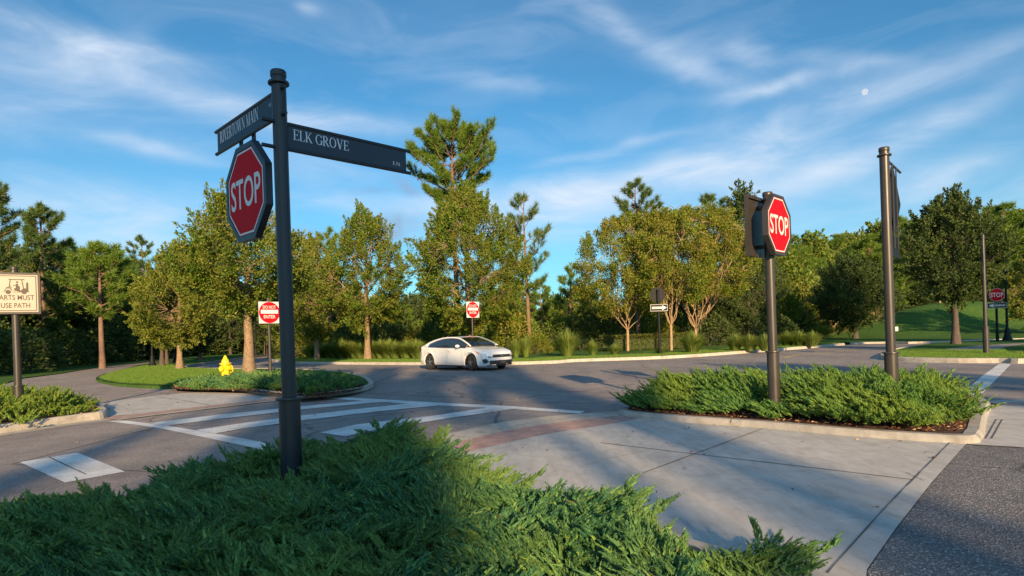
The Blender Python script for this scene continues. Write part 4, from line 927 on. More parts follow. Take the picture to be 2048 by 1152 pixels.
# ------------------------------------------------------------------ turf blades on the verges
def turf(name, poly, n, hh, label, z=.115, w=.008, sel=None, seed=1, mat='blade'):
    rn = random.Random(seed); P_ = np.array(rand_in(poly, n, rn, sel)); rng = np.random.default_rng(seed)
    k = 4; P_ = np.repeat(P_, k, 0)+rng.normal(0, .03, (n*k, 2)); m_ = len(P_); a = rng.uniform(0, 6.28, m_); l = hh*rng.uniform(.5, 1.3, m_)
    b0 = np.concatenate([P_, np.full((m_, 1), z-.01)], 1); s = np.stack([np.cos(a), np.sin(a), np.zeros(m_)], 1)*w
    tip = b0+np.stack([rng.normal(0, .4, m_)*l, rng.normal(0, .4, m_)*l, l], 1)
    V = np.stack([b0-s, b0+s, tip], 1).reshape(-1, 3)
    tag(np_obj(name, V, np.arange(len(V)).reshape(-1, 3), M[mat]), label, 'grass', None, 'stuff')
vfront = [p for p in offset(verge_foot, .19) if p[0] < 32]; vback = [p for p in offset(verge_foot, 3.0) if p[0] < 32]
turf('turf', vfront+vback[::-1], 26000, .085, 'short bright grass along the far kerb', seed=2, w=.012)
rf = offset(r_foot, .2)[8:]; rb_ = offset(r_foot, 4.0)[8:]
turf('turf', [p for p in rf if p[0] < 26]+[p for p in rb_ if p[0] < 26][::-1], 26000, .075, 'sunlit grass on the right island by the brown post', seed=3, w=.008)
isl_poly = gp([(470, 779), (390, 777), (300, 775), (240, 771), (210, 765), (200, 760), (222, 750), (250, 743), (285, 736), (330, 731), (372, 740), (500, 746)])
turf('turf', isl_poly, 26000, .07, 'lush grass on the left island around the low spreading oak', seed=4, w=.009)

# ------------------------------------------------------------------ junipers
def frond(rng, L_=.36, nb=13, nm=6, sz=.034, wd=.0075, wide=.5):
    """one feathery juniper spray along +x, curving up; returns verts, quads"""
    C = []; Dd = []; S_ = []
    def stem(t): return np.array([L_*t*(1-.12*t), 0, L_*.34*t*t])
    for i in range(nb*2):
        t = .08+.92*(i/2)/nb; p = stem(t); sd = 1 if i % 2 else -1; fw = unit(np.array([1, 0, .6*t+.15]))
        l = (.125*(1-t)**.75+.032)*rng.uniform(.7, 1.25)*(L_/.36); d = unit(fw*.95+np.array([0, sd*wide, 0])+np.array([0, 0, rng.uniform(.1, .75)])+rng.normal(0, .1, 3))
        for j in range(nm):
            u = (j+.3)/nm; q = p+d*l*u+np.array([0, 0, .18*l*u*u]); sd2 = 1 if j % 2 else -1
            side = np.cross(d, [0, 0, 1.])*sd2
            C.append(q); Dd.append(unit(d*1.0+side*.38+np.array([0, 0, rng.uniform(0, .35)])+rng.normal(0, .15, 3))); S_.append(sz*(1.1-.45*u)*rng.uniform(.8, 1.2))
        C.append(p+d*l*.86); Dd.append(d); S_.append(sz*1.1)
    for j in range(4): C.append(stem(.9+.1*j/4)); Dd.append(np.array([1, 0, .7])+rng.normal(0, .1, 3)); S_.append(sz*1.1)
    C = np.array(C); Dd = unit(np.array(Dd)); S_ = np.array(S_)[:, None]; n = len(C)
    s = unit(np.cross(Dd, rng.normal(0, 1, (n, 3))+np.array([0, 0, 1.2]))); w = wd*(S_/sz)
    V = np.stack([C-s*w, C+s*w, C+Dd*S_], 1).reshape(-1, 3)
    return V, np.arange(3*n).reshape(n, 3)
def frond2(rng, L_=.36, nb=9, nm=16, sz=.017, wd=.0042, fl=.13, wide=.45):
    """spray whose side shoots are thick cords of scale leaves ending in points"""
    C = []; Dd = []; S_ = []
    def stem(t): return np.array([L_*t*(1-.10*t), 0, L_*.38*t*t])
    def cord(p, d, l, n, curl):
        for j in range(n):
            u = (j+rng.uniform(0, 1))/n; q = p+d*l*u+np.array([0, 0, curl*l*u*u])
            C.append(q); Dd.append(unit(d+rng.normal(0, .30, 3)*(1.15-u)+np.array([0, 0, .15]))); S_.append(sz*(1.25-.5*u)*rng.uniform(.75, 1.25))
        C.append(p+d*l*.93+np.array([0, 0, curl*l*.9])); Dd.append(unit(d+np.array([0, 0, curl]))); S_.append(sz*1.3)
    for i in range(nb*2):
        t = .06+.9*(i/2)/nb; sd = 1 if i % 2 else -1; fw = np.array([1, 0, .7*t+.2])
        l = (fl*(1-t)**.6+.03)*rng.uniform(.65, 1.3)*(L_/.36)
        d = unit(unit(fw)+np.array([0, sd*wide, 0])+np.array([0, 0, rng.uniform(-.05, .9)])+rng.normal(0, .12, 3)); cord(stem(t), d, l, int(nm*(.45+l/(fl*1.2))), .25)
    cord(stem(.7), unit(np.array([1, 0, .8])), L_*.36, nm, .1)
    C = np.array(C); Dd = unit(np.array(Dd)); S_ = np.array(S_)[:, None]; n = len(C)
    s = unit(np.cross(Dd, rng.normal(0, 1, (n, 3)))); w = wd*(S_/sz)
    V = np.stack([C-s*w, C+s*w, C+Dd*S_], 1).reshape(-1, 3)
    return V, np.arange(3*n).reshape(n, 3)
def frond3(rng, L_=.36, nf=46, fl=.055, fr=.006, sc_n=4, wdt=.045, ss=.016, sw=.0035):
    """dense brush like spray: overlapping pointed side shoots (slim cones) frayed with scale leaves"""
    T = []
    for i in range(nf):
        t = ((i+rng.uniform(0, 1))/nf)**.85; p = np.array([L_*t, rng.normal(0, wdt*(1.05-t)), L_*.22*t*t-.01+rng.normal(0, .008)])
        sd = p[1]/wdt; l = fl*(1.15-.45*t)*rng.uniform(.6, 1.35)
        d = unit(np.array([.85, sd*.42, rng.uniform(.25, 1.0)])+rng.normal(0, .12, 3))
        if t > .93: l *= 1.5; d = unit(np.array([1, 0, .35])+rng.normal(0, .12, 3))
        a = unit(np.cross(d, rng.normal(0, 1, 3))); b = np.cross(d, a); r_ = fr*rng.uniform(.8, 1.2)
        base = [p+(a*math.cos(k)+b*math.sin(k))*r_ for k in (0, 2.09, 4.19)]; tip = p+d*l
        for k in range(3): T += [base[k], base[(k+1) % 3], tip]
        for j in range(sc_n):
            u = rng.uniform(.05, .9); q = p+d*l*u; k = rng.uniform(0, 6.28); o = a*math.cos(k)+b*math.sin(k); e = unit(d*1.2+o*.9)
            q = q+o*r_*(1-u)*.6; s = unit(np.cross(e, o))*sw; T += [q-s, q+s, q+e*ss*rng.uniform(.7, 1.3)]
    V = np.array(T); return V, np.arange(len(V)).reshape(-1, 3)
def juniper(name, poly, n, hfun, tmpl, seed, label, mat='jun', wind=(0, 0), lift=(.25, 1.0), scl=(.75, 1.25), zb=.1, cat='juniper ground cover', sel=None, toward=.5, clump=0):
    rn = random.Random(seed); rng = np.random.default_rng(seed); P_ = np.array(rand_in(poly, n, rn, sel)); cen = P_.mean(0); VV = []; FF = []; o = 0
    if clump:
        K_ = []; ang = []
        for x, y in P_[:n//clump]:
            a0 = rng.uniform(0, 6.28); h0_ = rng.uniform(0, 1)
            for q in range(clump): K_.append((x+rng.normal(0, .055)+math.cos(a0)*.05*(q-clump/2), y+rng.normal(0, .055)+math.sin(a0)*.05*(q-clump/2))); ang.append((rng.uniform(-.12, .12), h0_))
        P_ = np.array(K_)
    for ip, (x, y) in enumerate(P_):
        V, Fq = tmpl[rng.integers(len(tmpl))]; ed = edge_dist((x, y), poly)
        hs = hfun(x, y, ed); dirx = (np.array([x, y])-cen)*toward/max(1e-3, np.linalg.norm(np.array([x, y])-cen))+np.array(wind)+rng.normal(0, .10 if clump else .16, 2)+1.3*np.array([noise.noise(Vector((x*1.6, y*1.6, seed)))*1.5, noise.noise(Vector((x*1.6, y*1.6, seed+9)))])*(1 if seed < 7 else 1.3)
        a = math.atan2(dirx[1], dirx[0]); k = rng.uniform(*scl); pit = rng.uniform(*lift)
        if ed < .35: pit *= .6
        cz, sz_ = math.cos(a), math.sin(a); cp, sp__ = math.cos(pit), math.sin(pit)
        R_ = np.array([[cz*cp, -sz_, -cz*sp__], [sz_*cp, cz, -sz_*sp__], [sp__, 0, cp]]); ro = rng.normal(0, .35); cr, sr = math.cos(ro), math.sin(ro)
        R_ = R_@np.array([[1, 0, 0], [0, cr, -sr], [0, sr, cr]])
        tipz = (V[:, 2].max()+.05)*k; base = np.array([x, y, zb+max(.0, hs*((.55+.45*ang[ip][1]) if clump else rng.uniform(.3, 1.0)**.35)-(.06 if clump else .09)*k)])
        VV.append((V*k)@R_.T+base); FF.append(Fq+o); o += len(V)
    tag(np_obj(name, np.concatenate(VV), np.concatenate(FF), M[mat]), label, cat, None, 'stuff')
rngj = np.random.default_rng(77)
T1 = [frond3(rngj, L_=rngj.uniform(.26, .42), nf=42, fl=rngj.uniform(.05, .068), fr=.0098, sc_n=8, ss=.017, sw=.0042, wdt=.055) for _ in range(10)]
T2 = [frond3(rngj, L_=rngj.uniform(.24, .36), nf=28, fl=.065, fr=.009, sc_n=3, ss=.024, sw=.006) for _ in range(8)]
T3 = [frond3(rngj, L_=rngj.uniform(.22, .34), nf=18, fl=.075, fr=.013, sc_n=3, ss=.04, sw=.011) for _ in range(6)]
def hA(x, y, ed):
    b = .30-.12*max(0, min(1, (x-.75)/.4))+.15*math.exp(-((x+.9)**2/1.6+(y-5.7)**2/1.2))-.15*max(0, noise.noise(Vector((x*1.4, y*1.4, 3))))-.34*max(0, noise.noise(Vector((x*2.7, y*2.7, 1))))
    d = math.hypot(x+1.9, (y-5.1)*.8); b -= .30*math.exp(-(d/.6)**2)
    return b*min(1, .62+ed/.35*.38)
N_A = 6300
juniper('juniper_ground_cover', offset(bedA_s, -.0, True), N_A, hA, T1, 5, 'blue green creeping juniper filling the foreground bed around the tall black street name post', wind=(-.18, .06), lift=(-.15, .34), scl=(.7, 1.15), toward=.1, clump=6,
        sel=lambda p: p[1] > 1.9 and p[0] > -1.15*p[1]-.4 and edge_dist(p, bedA_s) > (.24 if p[1] < 3.0 else .10 if p[1] < 4.2 else .05) and math.hypot(p[0]+2.0, p[1]-5.45) > .16)
def hB(x, y, ed): return (.42+.13*noise.noise(Vector((x*1.1, y*1.1, 9)))+.05*noise.noise(Vector((x*4, y*4, 2))))*min(1, .35+ed/.6*.65)
juniper('juniper_ground_cover', offset(bedB_s, -.33, True), 3500, hB, T2, 6, 'bright green juniper in the kerbed bed under the right hand stop sign', mat='junlit', clump=5, wind=(-.5, .15), lift=(-.05, .65), scl=(.7, 1.2), toward=.4,
        sel=lambda p: p[1] > 7.45+max(0, 4.6-p[0])*.62-.1)
def hC(x, y, ed): return ((.06 if y > 17 and x > -13 and x < -9.2 else .20 if y > 17 and x > -13 else .34)+.09*noise.noise(Vector((x*.9, y*.9, 4))))*min(1, .3+ed/.7*.7)
hb_sel = lambda p: p[1] > 17.6 and inside(p, hyd_bed)
juniper('juniper_ground_cover', offset(hyd_bed, .35, True) if False else hyd_bed, 2300, hC, T3, 7, 'green juniper around the yellow hydrant on the left island', wind=(0, 0), lift=(-.1, .4), scl=(.8, 1.2), zb=.12,
        sel=lambda p: edge_dist(p, hyd_bed) > .28 and p[0] > -12.6 and math.hypot(p[0]+10.42, (p[1]-22.1)*.7) > .42)
juniper('juniper_ground_cover', smooth(gp([(0, 855), (60, 840), (120, 834), (165, 826), (172, 815)], .13)+[(-10.4, 14.2), (-12.5, 15.6), (-15, 15.8), (-15.5, 12), (-12.5, 9.5)], 3, True), 1700, hC, T3, 8, 'yellow green juniper under the golf cart sign', mat='juny', lift=(0, .7), scl=(.7, 1.2), zb=.13)

def litter(poly, n, z, seed, label, size=.05):
    rn = random.Random(seed); rng = np.random.default_rng(seed); P_ = np.array(rand_in(poly, n, rn)); C = np.concatenate([P_, np.full((n, 1), z+.004)], 1)
    dn = np.stack([rng.normal(0, 1, n), rng.normal(0, 1, n), np.full(n, .12)], 1); V, Fq = leaf_quads(C, dn, rng, size, .55, .05)
    tag(np_obj('fallen_leaves', V, Fq, M['chip']), label, 'leaf litter', None, 'stuff')
def chips(poly, n, z, seed, label, size=.05, sel=None):
    rn = random.Random(seed); rng = np.random.default_rng(seed); P_ = np.array(rand_in(poly, n, rn, sel)); C = np.concatenate([P_, z+rng.uniform(.002, .025, (n, 1))], 1)
    dn = np.stack([rng.normal(0, 1, n), rng.normal(0, 1, n), rng.normal(0, .25, n)], 1); V, Fq = leaf_quads(C, dn, rng, size, .35, .1)
    tag(np_obj('mulch_chips', V, Fq, M['chip']), label, 'mulch', None, 'stuff')
chips(offset(bedB_s, -.2, True), 9000, .10, 1, 'reddish brown bark chips along the edge of the right bed', .045)
chips(hyd_bed, 5000, .122, 2, 'bark chips along the front of the hydrant bed', .07)
chips(offset(cart_s, .17, True), 4000, .135, 3, 'bark chips under the golf cart sign', .06, lambda p: p[1] < 14)

litter(apronR, 50, .015, 11, 'a few dry leaves and twigs on the right concrete apron', .035)
litter([(-9, 6), (-9, 14), (8, 20), (12, 12), (9, 10.5), (2, 11.5), (-1, 8), (-3, 7)], 120, .0, 12, 'small dry leaves scattered on the junction asphalt', .045)
litter(offset(bedB_s, .14, True), 200, .015, 13, 'dry leaves and chips gathered along the kerb of the right bed', .03)
litter(apron, 30, .015, 14, 'dry leaves on the left concrete apron', .05)
# ------------------------------------------------------------------ lettering
def bfont(txt, bold=.0):
    cu = bpy.data.curves.new('lettering', 'FONT'); cu.body = txt; cu.offset = bold; cu.resolution_u = 4; cu.fill_mode = 'FRONT'
    o = bpy.data.objects.new('lettering', cu); col.objects.link(o); dg = bpy.context.evaluated_depsgraph_get(); dg.update()
    me = bpy.data.meshes.new_from_object(o.evaluated_get(dg)); vs = [(v.co.x, v.co.y) for v in me.vertices]; fs = [tuple(p.vertices) for p in me.polygons]
    bpy.data.objects.remove(o); bpy.data.curves.remove(cu); bpy.data.meshes.remove(me)
    x0 = min(v[0] for v in vs); x1 = max(v[0] for v in vs); y0 = min(v[1] for v in vs); y1 = max(v[1] for v in vs)
    return [((x-x0)/(x1-x0), (y-y0)/(y1-y0)) for x, y in vs], fs
def add_text(m_, txt, box, fn, bold=0.0):
    """box = (u0, w0, u1, w1) on the face; fn maps (u, w) to 3D"""
    vs, fs = bfont(txt, bold); m_.add([fn((box[0]+x*(box[2]-box[0]), box[1]+y*(box[3]-box[1]))) for x, y in vs], fs)
def ring(cx, cy, rx, ry, tx, ty, a0=0, a1=360, n=20):
    """letter bowl: outer ellipse, inner ellipse thinner across the top and bottom"""
    A = [math.radians(a0+(a1-a0)*i/n) for i in range(n+1)]
    o = [(cx+rx*math.cos(a), cy+ry*math.sin(a)) for a in A]; i_ = [(cx+(rx-tx)*math.cos(a), cy+(ry-ty)*math.sin(a)) for a in A]
    return [[o[k], o[k+1], i_[k+1], i_[k]] for k in range(n)]
def R4(x0, y0, x1, y1): return [[(x0, y0), (x1, y0), (x1, y1), (x0, y1)]]
def sl(x0, y0, x1, y1, w): return [[(x0-w/2, y0), (x0+w/2, y0), (x1+w/2, y1), (x1-w/2, y1)]]
TK, TN = .125, .05
def sf(x, y, w=.28): return R4(x-w/2, y, x+w/2, y+.04)
SERIF = {
 'E': (.62, R4(.10, 0, .225, 1)+sf(.15, 0)+sf(.15, .96)+R4(.225, .95, .58, 1)+R4(.225, 0, .60, .05)+R4(.225, .49, .46, .54)+R4(.54, .78, .59, .95)+R4(.56, .05, .61, .24)+R4(.42, .40, .47, .63)),
 'L': (.60, R4(.10, 0, .225, 1)+sf(.16, 0)+sf(.16, .96)+R4(.225, 0, .58, .05)+R4(.54, .05, .59, .26)),
 'K': (.74, R4(.10, 0, .225, 1)+sf(.16, 0)+sf(.16, .96)+sl(.24, .42, .58, .97, .07)+sl(.64, .03, .34, .56, .14)+sf(.58, .96, .24)+sf(.64, 0, .26)),
 'G': (.76, ring(.40, .5, .37, .51, TK, TN, 35, 335)+R4(.60, .0+.05, .72, .42)+sf(.65, .40, .26)+R4(.66, .70, .70, .93)),
 'R': (.72, R4(.10, 0, .225, 1)+sf(.16, 0)+sf(.16, .96)+ring(.30, .74, .28, .26, TK, TN, -90, 90)+R4(.225, .95, .30, 1)+R4(.225, .48, .30, .53)+sl(.63, .0, .33, .50, .14)+sf(.66, 0, .2)),
 'O': (.80, ring(.40, .5, .37, .515, TK, TN)),
 'V': (.76, sl(.40, .0, .14, .97, .14)+sl(.40, .0, .62, .97, .055)+sf(.14, .96, .28)+sf(.62, .96, .22)),
 'I': (.34, R4(.11, 0, .235, 1)+sf(.17, 0)+sf(.17, .96)),
 'T': (.66, R4(.27, 0, .395, 1)+sf(.33, 0, .3)+R4(.03, .95, .63, 1)+R4(.02, .78, .065, .95)+R4(.60, .78, .645, .95)),
 'W': (1.02, sl(.30, 0, .10, .97, .13)+sl(.30, 0, .50, .97, .05)+sl(.70, 0, .48, .97, .13)+sl(.70, 0, .90, .97, .05)+sf(.10, .96, .24)+sf(.48, .96, .22)+sf(.90, .96, .2)),
 'N': (.78, R4(.12, 0, .17, 1)+sl(.64, 0, .14, .97, .13)+R4(.60, 0, .65, 1)+sf(.14, 0, .24)+sf(.11, .96, .2)+sf(.63, .96, .24)),
 'M': (.92, R4(.12, 0, .17, 1)+sl(.44, 0, .15, .97, .12)+sl(.44, 0, .74, .97, .05)+R4(.70, 0, .82, 1)+sf(.14, 0, .24)+sf(.76, 0, .26)+sf(.12, .96, .2)+sf(.78, .96, .24)),
 'A': (.76, sl(.10, .02, .38, 1, .05)+sl(.62, .02, .38, 1, .14)+R4(.20, .32, .52, .37)+sf(.10, 0, .22)+sf(.62, 0, .26)),
 'S': (.56, ring(.28, .73, .23, .27, .09, .06, 30, 262)+ring(.28, .27, .24, .27, .09, .06, -150, 82)+R4(.46, .76, .49, .97)+R4(.05, .03, .08, .26)),
 '.': (.22, R4(.05, 0, .15, .10)), ' ': (.32, [])}
def add_serif(m_, txt, box, fn, eps=0.0):
    W_ = sum(SERIF[c][0] for c in txt); sx = (box[2]-box[0])/W_; sy = box[3]-box[1]; x = 0; k = 0
    for c in txt:
        for q in SERIF[c][1]:
            k += 1; m_.add([fn((box[0]+(x+p[0])*sx, box[1]+p[1]*sy), k*1.5e-5) for p in q], [(0, 1, 2, 3)])
        x += SERIF[c][0]

# ------------------------------------------------------------------ posts and signs
UP = Vector((0, 0, 1))
def frame(o, ex):
    """face frame: u along ex, w up, d towards the reader"""
    ex = Vector((ex[0], ex[1], 0)).normalized(); n = ex.cross(UP); o = Vector(o)
    return lambda p, d=0.0: o+ex*p[0]+UP*p[1]+n*d
def fprism(m_, pts, fr, d0, d1): return m_.prism(pts, lambda p: fr(p, d0), lambda p: fr(p, d1))
def octo(r, cx=0, cy=0): return [(cx+r/math.cos(math.pi/8)*math.cos(math.pi/8+k*math.pi/4), cy+r/math.cos(math.pi/8)*math.sin(math.pi/8+k*math.pi/4)) for k in range(8)]
def rect(x0, y0, x1, y1): return [(x0, y0), (x1, y0), (x1, y1), (x0, y1)]
def rrect(x0, y0, x1, y1, r, n=4):
    o = []
    for cx, cy, a in ((x1-r, y0+r, -90), (x1-r, y1-r, 0), (x0+r, y1-r, 90), (x0+r, y0+r, 180)):
        o += [(cx+r*math.cos(math.radians(a+90*k/n)), cy+r*math.sin(math.radians(a+90*k/n))) for k in range(n+1)]
    return o
def band(m_, outer, inner, fr, d):
    n = len(outer); m_.add([fr(p, d) for p in outer]+[fr(p, d) for p in inner], [(i, (i+1) % n, n+(i+1) % n, n+i) for i in range(n)])
def post(root, h, r, mat, sleeve_h, sleeve_r, capr=1.0, z0=-.1):
    m_ = MB(); m_.lathe([(r, z0), (r, h)], 28); m_.lathe([(r*1.06, h-.045), (r*1.10, h-.04), (r*1.10, h), (r*.98, h+.012), (.001, h+.014)], 28)
    m_.build('pole', mat, root, True)
    c = MB(); c.lathe([(r*1.02, h-.115), (r*1.42, h-.11), (r*1.46, h-.10), (r*1.42, h-.09), (r*1.02, h-.085)], 28); c.build('cap_collar', mat, root, True)
    s = MB(); s.lathe([(sleeve_r, z0), (sleeve_r, sleeve_h), (sleeve_r*.75, sleeve_h+.004)], 28); s.build('base_sleeve', mat, root, True)
    f = MB(); f.lathe([(sleeve_r*.8, sleeve_h-.004), (sleeve_r*1.24, sleeve_h+.002), (sleeve_r*1.26, sleeve_h+.012), (sleeve_r*1.22, sleeve_h+.022), (r*1.0, sleeve_h+.026)], 28); f.build('sleeve_collar', mat, root, True)
def stop_plate(root, fr, r, frame_mat, thick=.07, border=.012, fw=.055, name='stop_sign', dull=False, straps=None, letters=(.84, .36)):
    """octagonal STOP plate in a deep frame; r = half width of the red plate"""
    f = MB(); fprism(f, octo(r+fw), fr, -thick, .0); b = f.build(name, frame_mat, root)
    m_ = MB(); fprism(m_, octo(r), fr, .0, .006); pl = m_.build('red_plate', M['signred'], b)
    w = MB(); band(w, octo(r*.985), octo(r*.942), fr, .0085); add_text(w, 'STOP', (-r*letters[0], -r*letters[1], r*letters[0], r*letters[1]), lambda p: fr(p, .0090), .012)
    w.build('white_lettering', M['signwhite'], pl)
    g = MB(); band(g, octo(r+fw), octo(r+.004), lambda p, d: fr(p, .012), 0); n = 8
    o, i_ = octo(r+fw), octo(r+.004)
    g.add([fr(p, .0) for p in o]+[fr(p, .012) for p in o], [(k, (k+1) % 8, 8+(k+1) % 8, 8+k) for k in range(8)])
    g.add([fr(p, .0) for p in i_]+[fr(p, .012) for p in i_], [(k, (k+1) % 8, 8+(k+1) % 8, 8+k) for k in range(8)])
    g.build('frame_rim', frame_mat, b); return b
E45 = Vector((.703, .711, 0)).normalized()

# tall black post with the two street names and the hanging STOP
A_POS = Vector((-2.01, 5.5, .10))
pa = empty('street_sign_post', A_POS, 0, 'tall black foreground post with two street name blades and a hanging stop sign', 'sign post')
post(pa, 3.83-.10, .0635, M['polenear'], .80, .0935)
def blade(root, ex, z0, z1, far, text, suffix, tb, sb, name, near_sign, matp, tail, flip):
    e = Vector((ex[0], ex[1], 0)).normalized()
    b = empty(name, (0, 0, 0)) ; b.parent = root
    fr = frame((0, 0, 0), e if not flip else -e); s = 1 if not flip else -1
    lo, hi = z0+.018, z1-.018
    us = sorted((s*.06, s*(far-.055)))
    m_ = MB(); fprism(m_, rect(us[0], lo, us[1], hi), fr, -.006, .006); p = m_.build('panel', matp, b)
    for zz in (lo, hi):
        r_ = MB(); r_.tube([e*(-tail)+UP*zz, e*far+UP*zz], .0175, 14); r_.build('rod', M['polenear'], b, True)
    t = MB(); add_serif(t, text, tb, lambda q, k=0: fr(q, .0075+k)); add_serif(t, suffix, sb, lambda q, k=0: fr(q, .0075+k)); t.build('lettering', M['silver'], p)
    return b, fr
EK = Vector((.706, .708, 0)); RT = Vector((-.713, .701, 0))
z_ = lambda zz: zz-.10
eb, efr = blade(pa, EK, z_(3.135), z_(3.40), 1.41, 'ELK GROVE', 'LN.', (.115, z_(3.250), .68, z_(3.345)), (1.185, z_(3.205), 1.295, z_(3.24)), 'street_name_blade', 1, M['panel'], .17, False)
eb['label'] = 'dark blade reading ELK GROVE LN.'
rb__, rfr = blade(pa, RT, z_(3.42), z_(3.69), 1.50, 'RIVERTOWN MAIN', 'ST.', (-1.37, z_(3.52), -.42, z_(3.64)), (-.20, z_(3.57), -.06, z_(3.60)), 'street_name_blade', 1, M['panel'], .12, True)
rb__['label'] = 'lighter blade reading RIVERTOWN MAIN ST.'
cA = .775; rA = .415
frA = frame(RT*cA+UP*z_(2.90), -RT)
stop_b = stop_plate(pa, frA, rA, M['polenear'], .055, fw=.055, name='hanging_stop_sign')
for s in (-.15, .15):
    m_ = MB(); q = RT*(cA+s); fr = frame(q, -RT); fprism(m_, rect(-.025, z_(3.22), .025, z_(3.45)), fr, -.040, -.018); st = m_.build('hanger_strap', M['polenear'], pa)
    m_ = MB(); m_.tube([fr((0, z_(3.345)), -.018), fr((0, z_(3.345)), -.008)], .008, 8); m_.build('bolt', M['chrome'], st)

# right hand stop sign post with the back of a square sign
B_POS = Vector((3.72, 8.8, .10)); pb = empty('stop_sign_post', B_POS, 0, 'brown post in the right hand bed carrying the brightest red stop sign', 'sign post')
post(pb, 3.31-.10, .0635, M['pole'], .93, .083)
frB = frame(-E45.cross(UP)*-.145+UP*(2.83-.10), E45)
stop_plate(pb, frB, .38, M['pole'], .06, fw=.045, name='red_stop_sign')
m_ = MB(); fr2 = frame(E45.cross(UP)*-.13+UP*(2.83-.10)-E45*.02, E45); fprism(m_, rect(-.42, -.42, .42, .42), fr2, -.015, .0); bk = m_.build('square_sign_back', M['pole'], pb)
m_ = MB(); o, i_ = rect(-.43, -.43, .43, .43), rect(-.385, -.385, .385, .385)
fprism(m_, rect(-.43, .385, .43, .43), fr2, -.016, .030); fprism(m_, rect(-.43, -.43, .43, -.385), fr2, -.016, .030); fprism(m_, rect(-.43, -.384, -.385, .384), fr2, -.016, .029); fprism(m_, rect(.385, -.384, .43, .384), fr2, -.016, .029)
m_.build('back_frame', M['pole'], bk)
for zz in (-.28, .28):
    m_ = MB(); m_.box((0, 0, 0), (.10, .30, .045), rot=Matrix.Rotation(math.atan2(E45.y, E45.x), 3, 'Z')); m_.v = [(x, y, z+2.73+zz) for x, y, z in m_.v]; m_.build('clamp', M['pole'], pb)

# right hand tall post with the diamond sign seen edge on from behind
C_POS = Vector((5.36, 8.72, .10)); pc = empty('hanging_sign_post', C_POS, 0, 'tall brown post right of the red stop sign with a narrow diamond sign hanging', 'sign post')
post(pc, 3.87-.10, .0635, M['pole'], .86, .088)
EC = Vector((.66, .75, 0)).normalized(); m_ = MB(); m_.tube([EC*-.02+UP*3.64, EC*1.22+UP*3.64], .0175, 12); m_.build('bracket_rod', M['pole'], pc, True)
frC = frame(EC*.66+UP*3.13, EC); m_ = MB(); fprism(m_, [(0, -.49), (.50, 0), (0, .49), (-.50, 0)], frC, -.02, .0); dm = m_.build('diamond_sign', M['poledark'], pc)
m_ = MB(); fprism(m_, [(0, -.505), (.515, 0), (0, .505), (-.515, 0)], frC, -.035, -.021); m_.build('sign_edge', M['pole'], dm)
for u in (.50, .78):
    m_ = MB(); fr = frame(EC*u, EC); fprism(m_, rect(-.018, 2.4, .018, 3.65), fr, .004, .018); m_.build('hanger_strap', M['pole'], pc)
m_ = MB(); fr = frame(EC*.64, EC); fprism(m_, rrect(-.30, 2.27, .30, 2.58, .02), fr, -.02, .0); m_.build('hanging_plaque', M['poledark'], pc)

# golf cart sign
CPOS = Vector((-9.99, 12.4, .13)); pg = empty('golf_cart_sign_post', CPOS, 0, 'brown post at the left edge with a tan golf cart sign', 'sign post')
post(pg, 3.10-.13, .0635, M['pole'], .70-.13, .090)
EG = Vector((.83, .56, 0)).normalized(); frG = frame(EG.cross(UP)*.09+UP*(2.575-.13), EG)
m_ = MB(); fprism(m_, rect(-.415, -.415, .415, .415), frG, -.03, .0); gs = m_.build('sign_back', M['pole'], pg)
m_ = MB(); fprism(m_, rect(-.375, -.375, .375, .375), frG, .0, .006); gf = m_.build('sign_face', M['tan'], gs)
m_ = MB(); fprism(m_, rect(-.416, .376, .416, .416), frG, .0, .014); fprism(m_, rect(-.416, -.416, .416, -.376), frG, .0, .014); fprism(m_, rect(-.416, -.375, -.376, .375), frG, .0, .013); fprism(m_, rect(.376, -.375, .416, .375), frG, .0, .013); m_.build('sign_frame', M['pole'], gs)
m_ = MB(); fg = lambda p, d=0: frG(p, .0085+d); K = [0]
def P2(pts):
    K[0] += 1; d = K[0]*3e-5; m_.poly(pts, lambda p: fg(p, d))
o = rrect(-.355, -.355, .355, .355, .02); i_ = rrect(-.340, -.340, .340, .340, .012); band(m_, o, i_, frG, .0085)
add_text(m_, 'CARTS MUST', (-.31, -.135, .315, -.035), fg, .012); add_text(m_, 'USE PATH', (-.215, -.295, .245, -.195), fg, .012)
# the cart glyph, traced in sign coordinates (x right, y up)
P2(rect(-.085, .268, .165, .284)); P2([(-.065, .27), (-.05, .27), (-.07, .12), (-.085, .12)]); P2([(.115, .27), (.13, .27), (.155, .10), (.138, .10)])
P2([(-.175, .03), (-.16, .045), (-.12, .12), (-.07, .125), (-.035, .07), (-.03, .03), (.09, .03), (.09, .09), (.03, .09), (.01, .10), (.01, .055), (.105, .055), (.14, .10), (.20, .10), (.20, .07), (.235, .035), (.235, .025), (-.02, .018), (-.03, .035), (-.07, .095), (-.12, .095), (-.15, .035)])
P2([(.0, .05), (.09, .05), (.09, .14), (.065, .145), (.065, .185), (.045, .195), (.025, .18), (.025, .165), (-.02, .17), (-.02, .155), (.025, .15), (.025, .105), (0, .10)])
P2(rect(.19, .05, .225, .20)); P2([(.195, .20), (.205, .225), (.225, .22), (.22, .20)]); P2([(-.045, .10), (-.035, .105), (-.06, .155), (-.07, .15)])
for cx in (-.095, .155): P2([(cx+.043*math.cos(a*math.pi/8), .025+.043*math.sin(a*math.pi/8)) for a in range(16)])
P2([(.048+.019*math.cos(a*math.pi/6), .222+.019*math.sin(a*math.pi/6)) for a in range(12)])
m_.build('black_print', M['sepia'], gf)

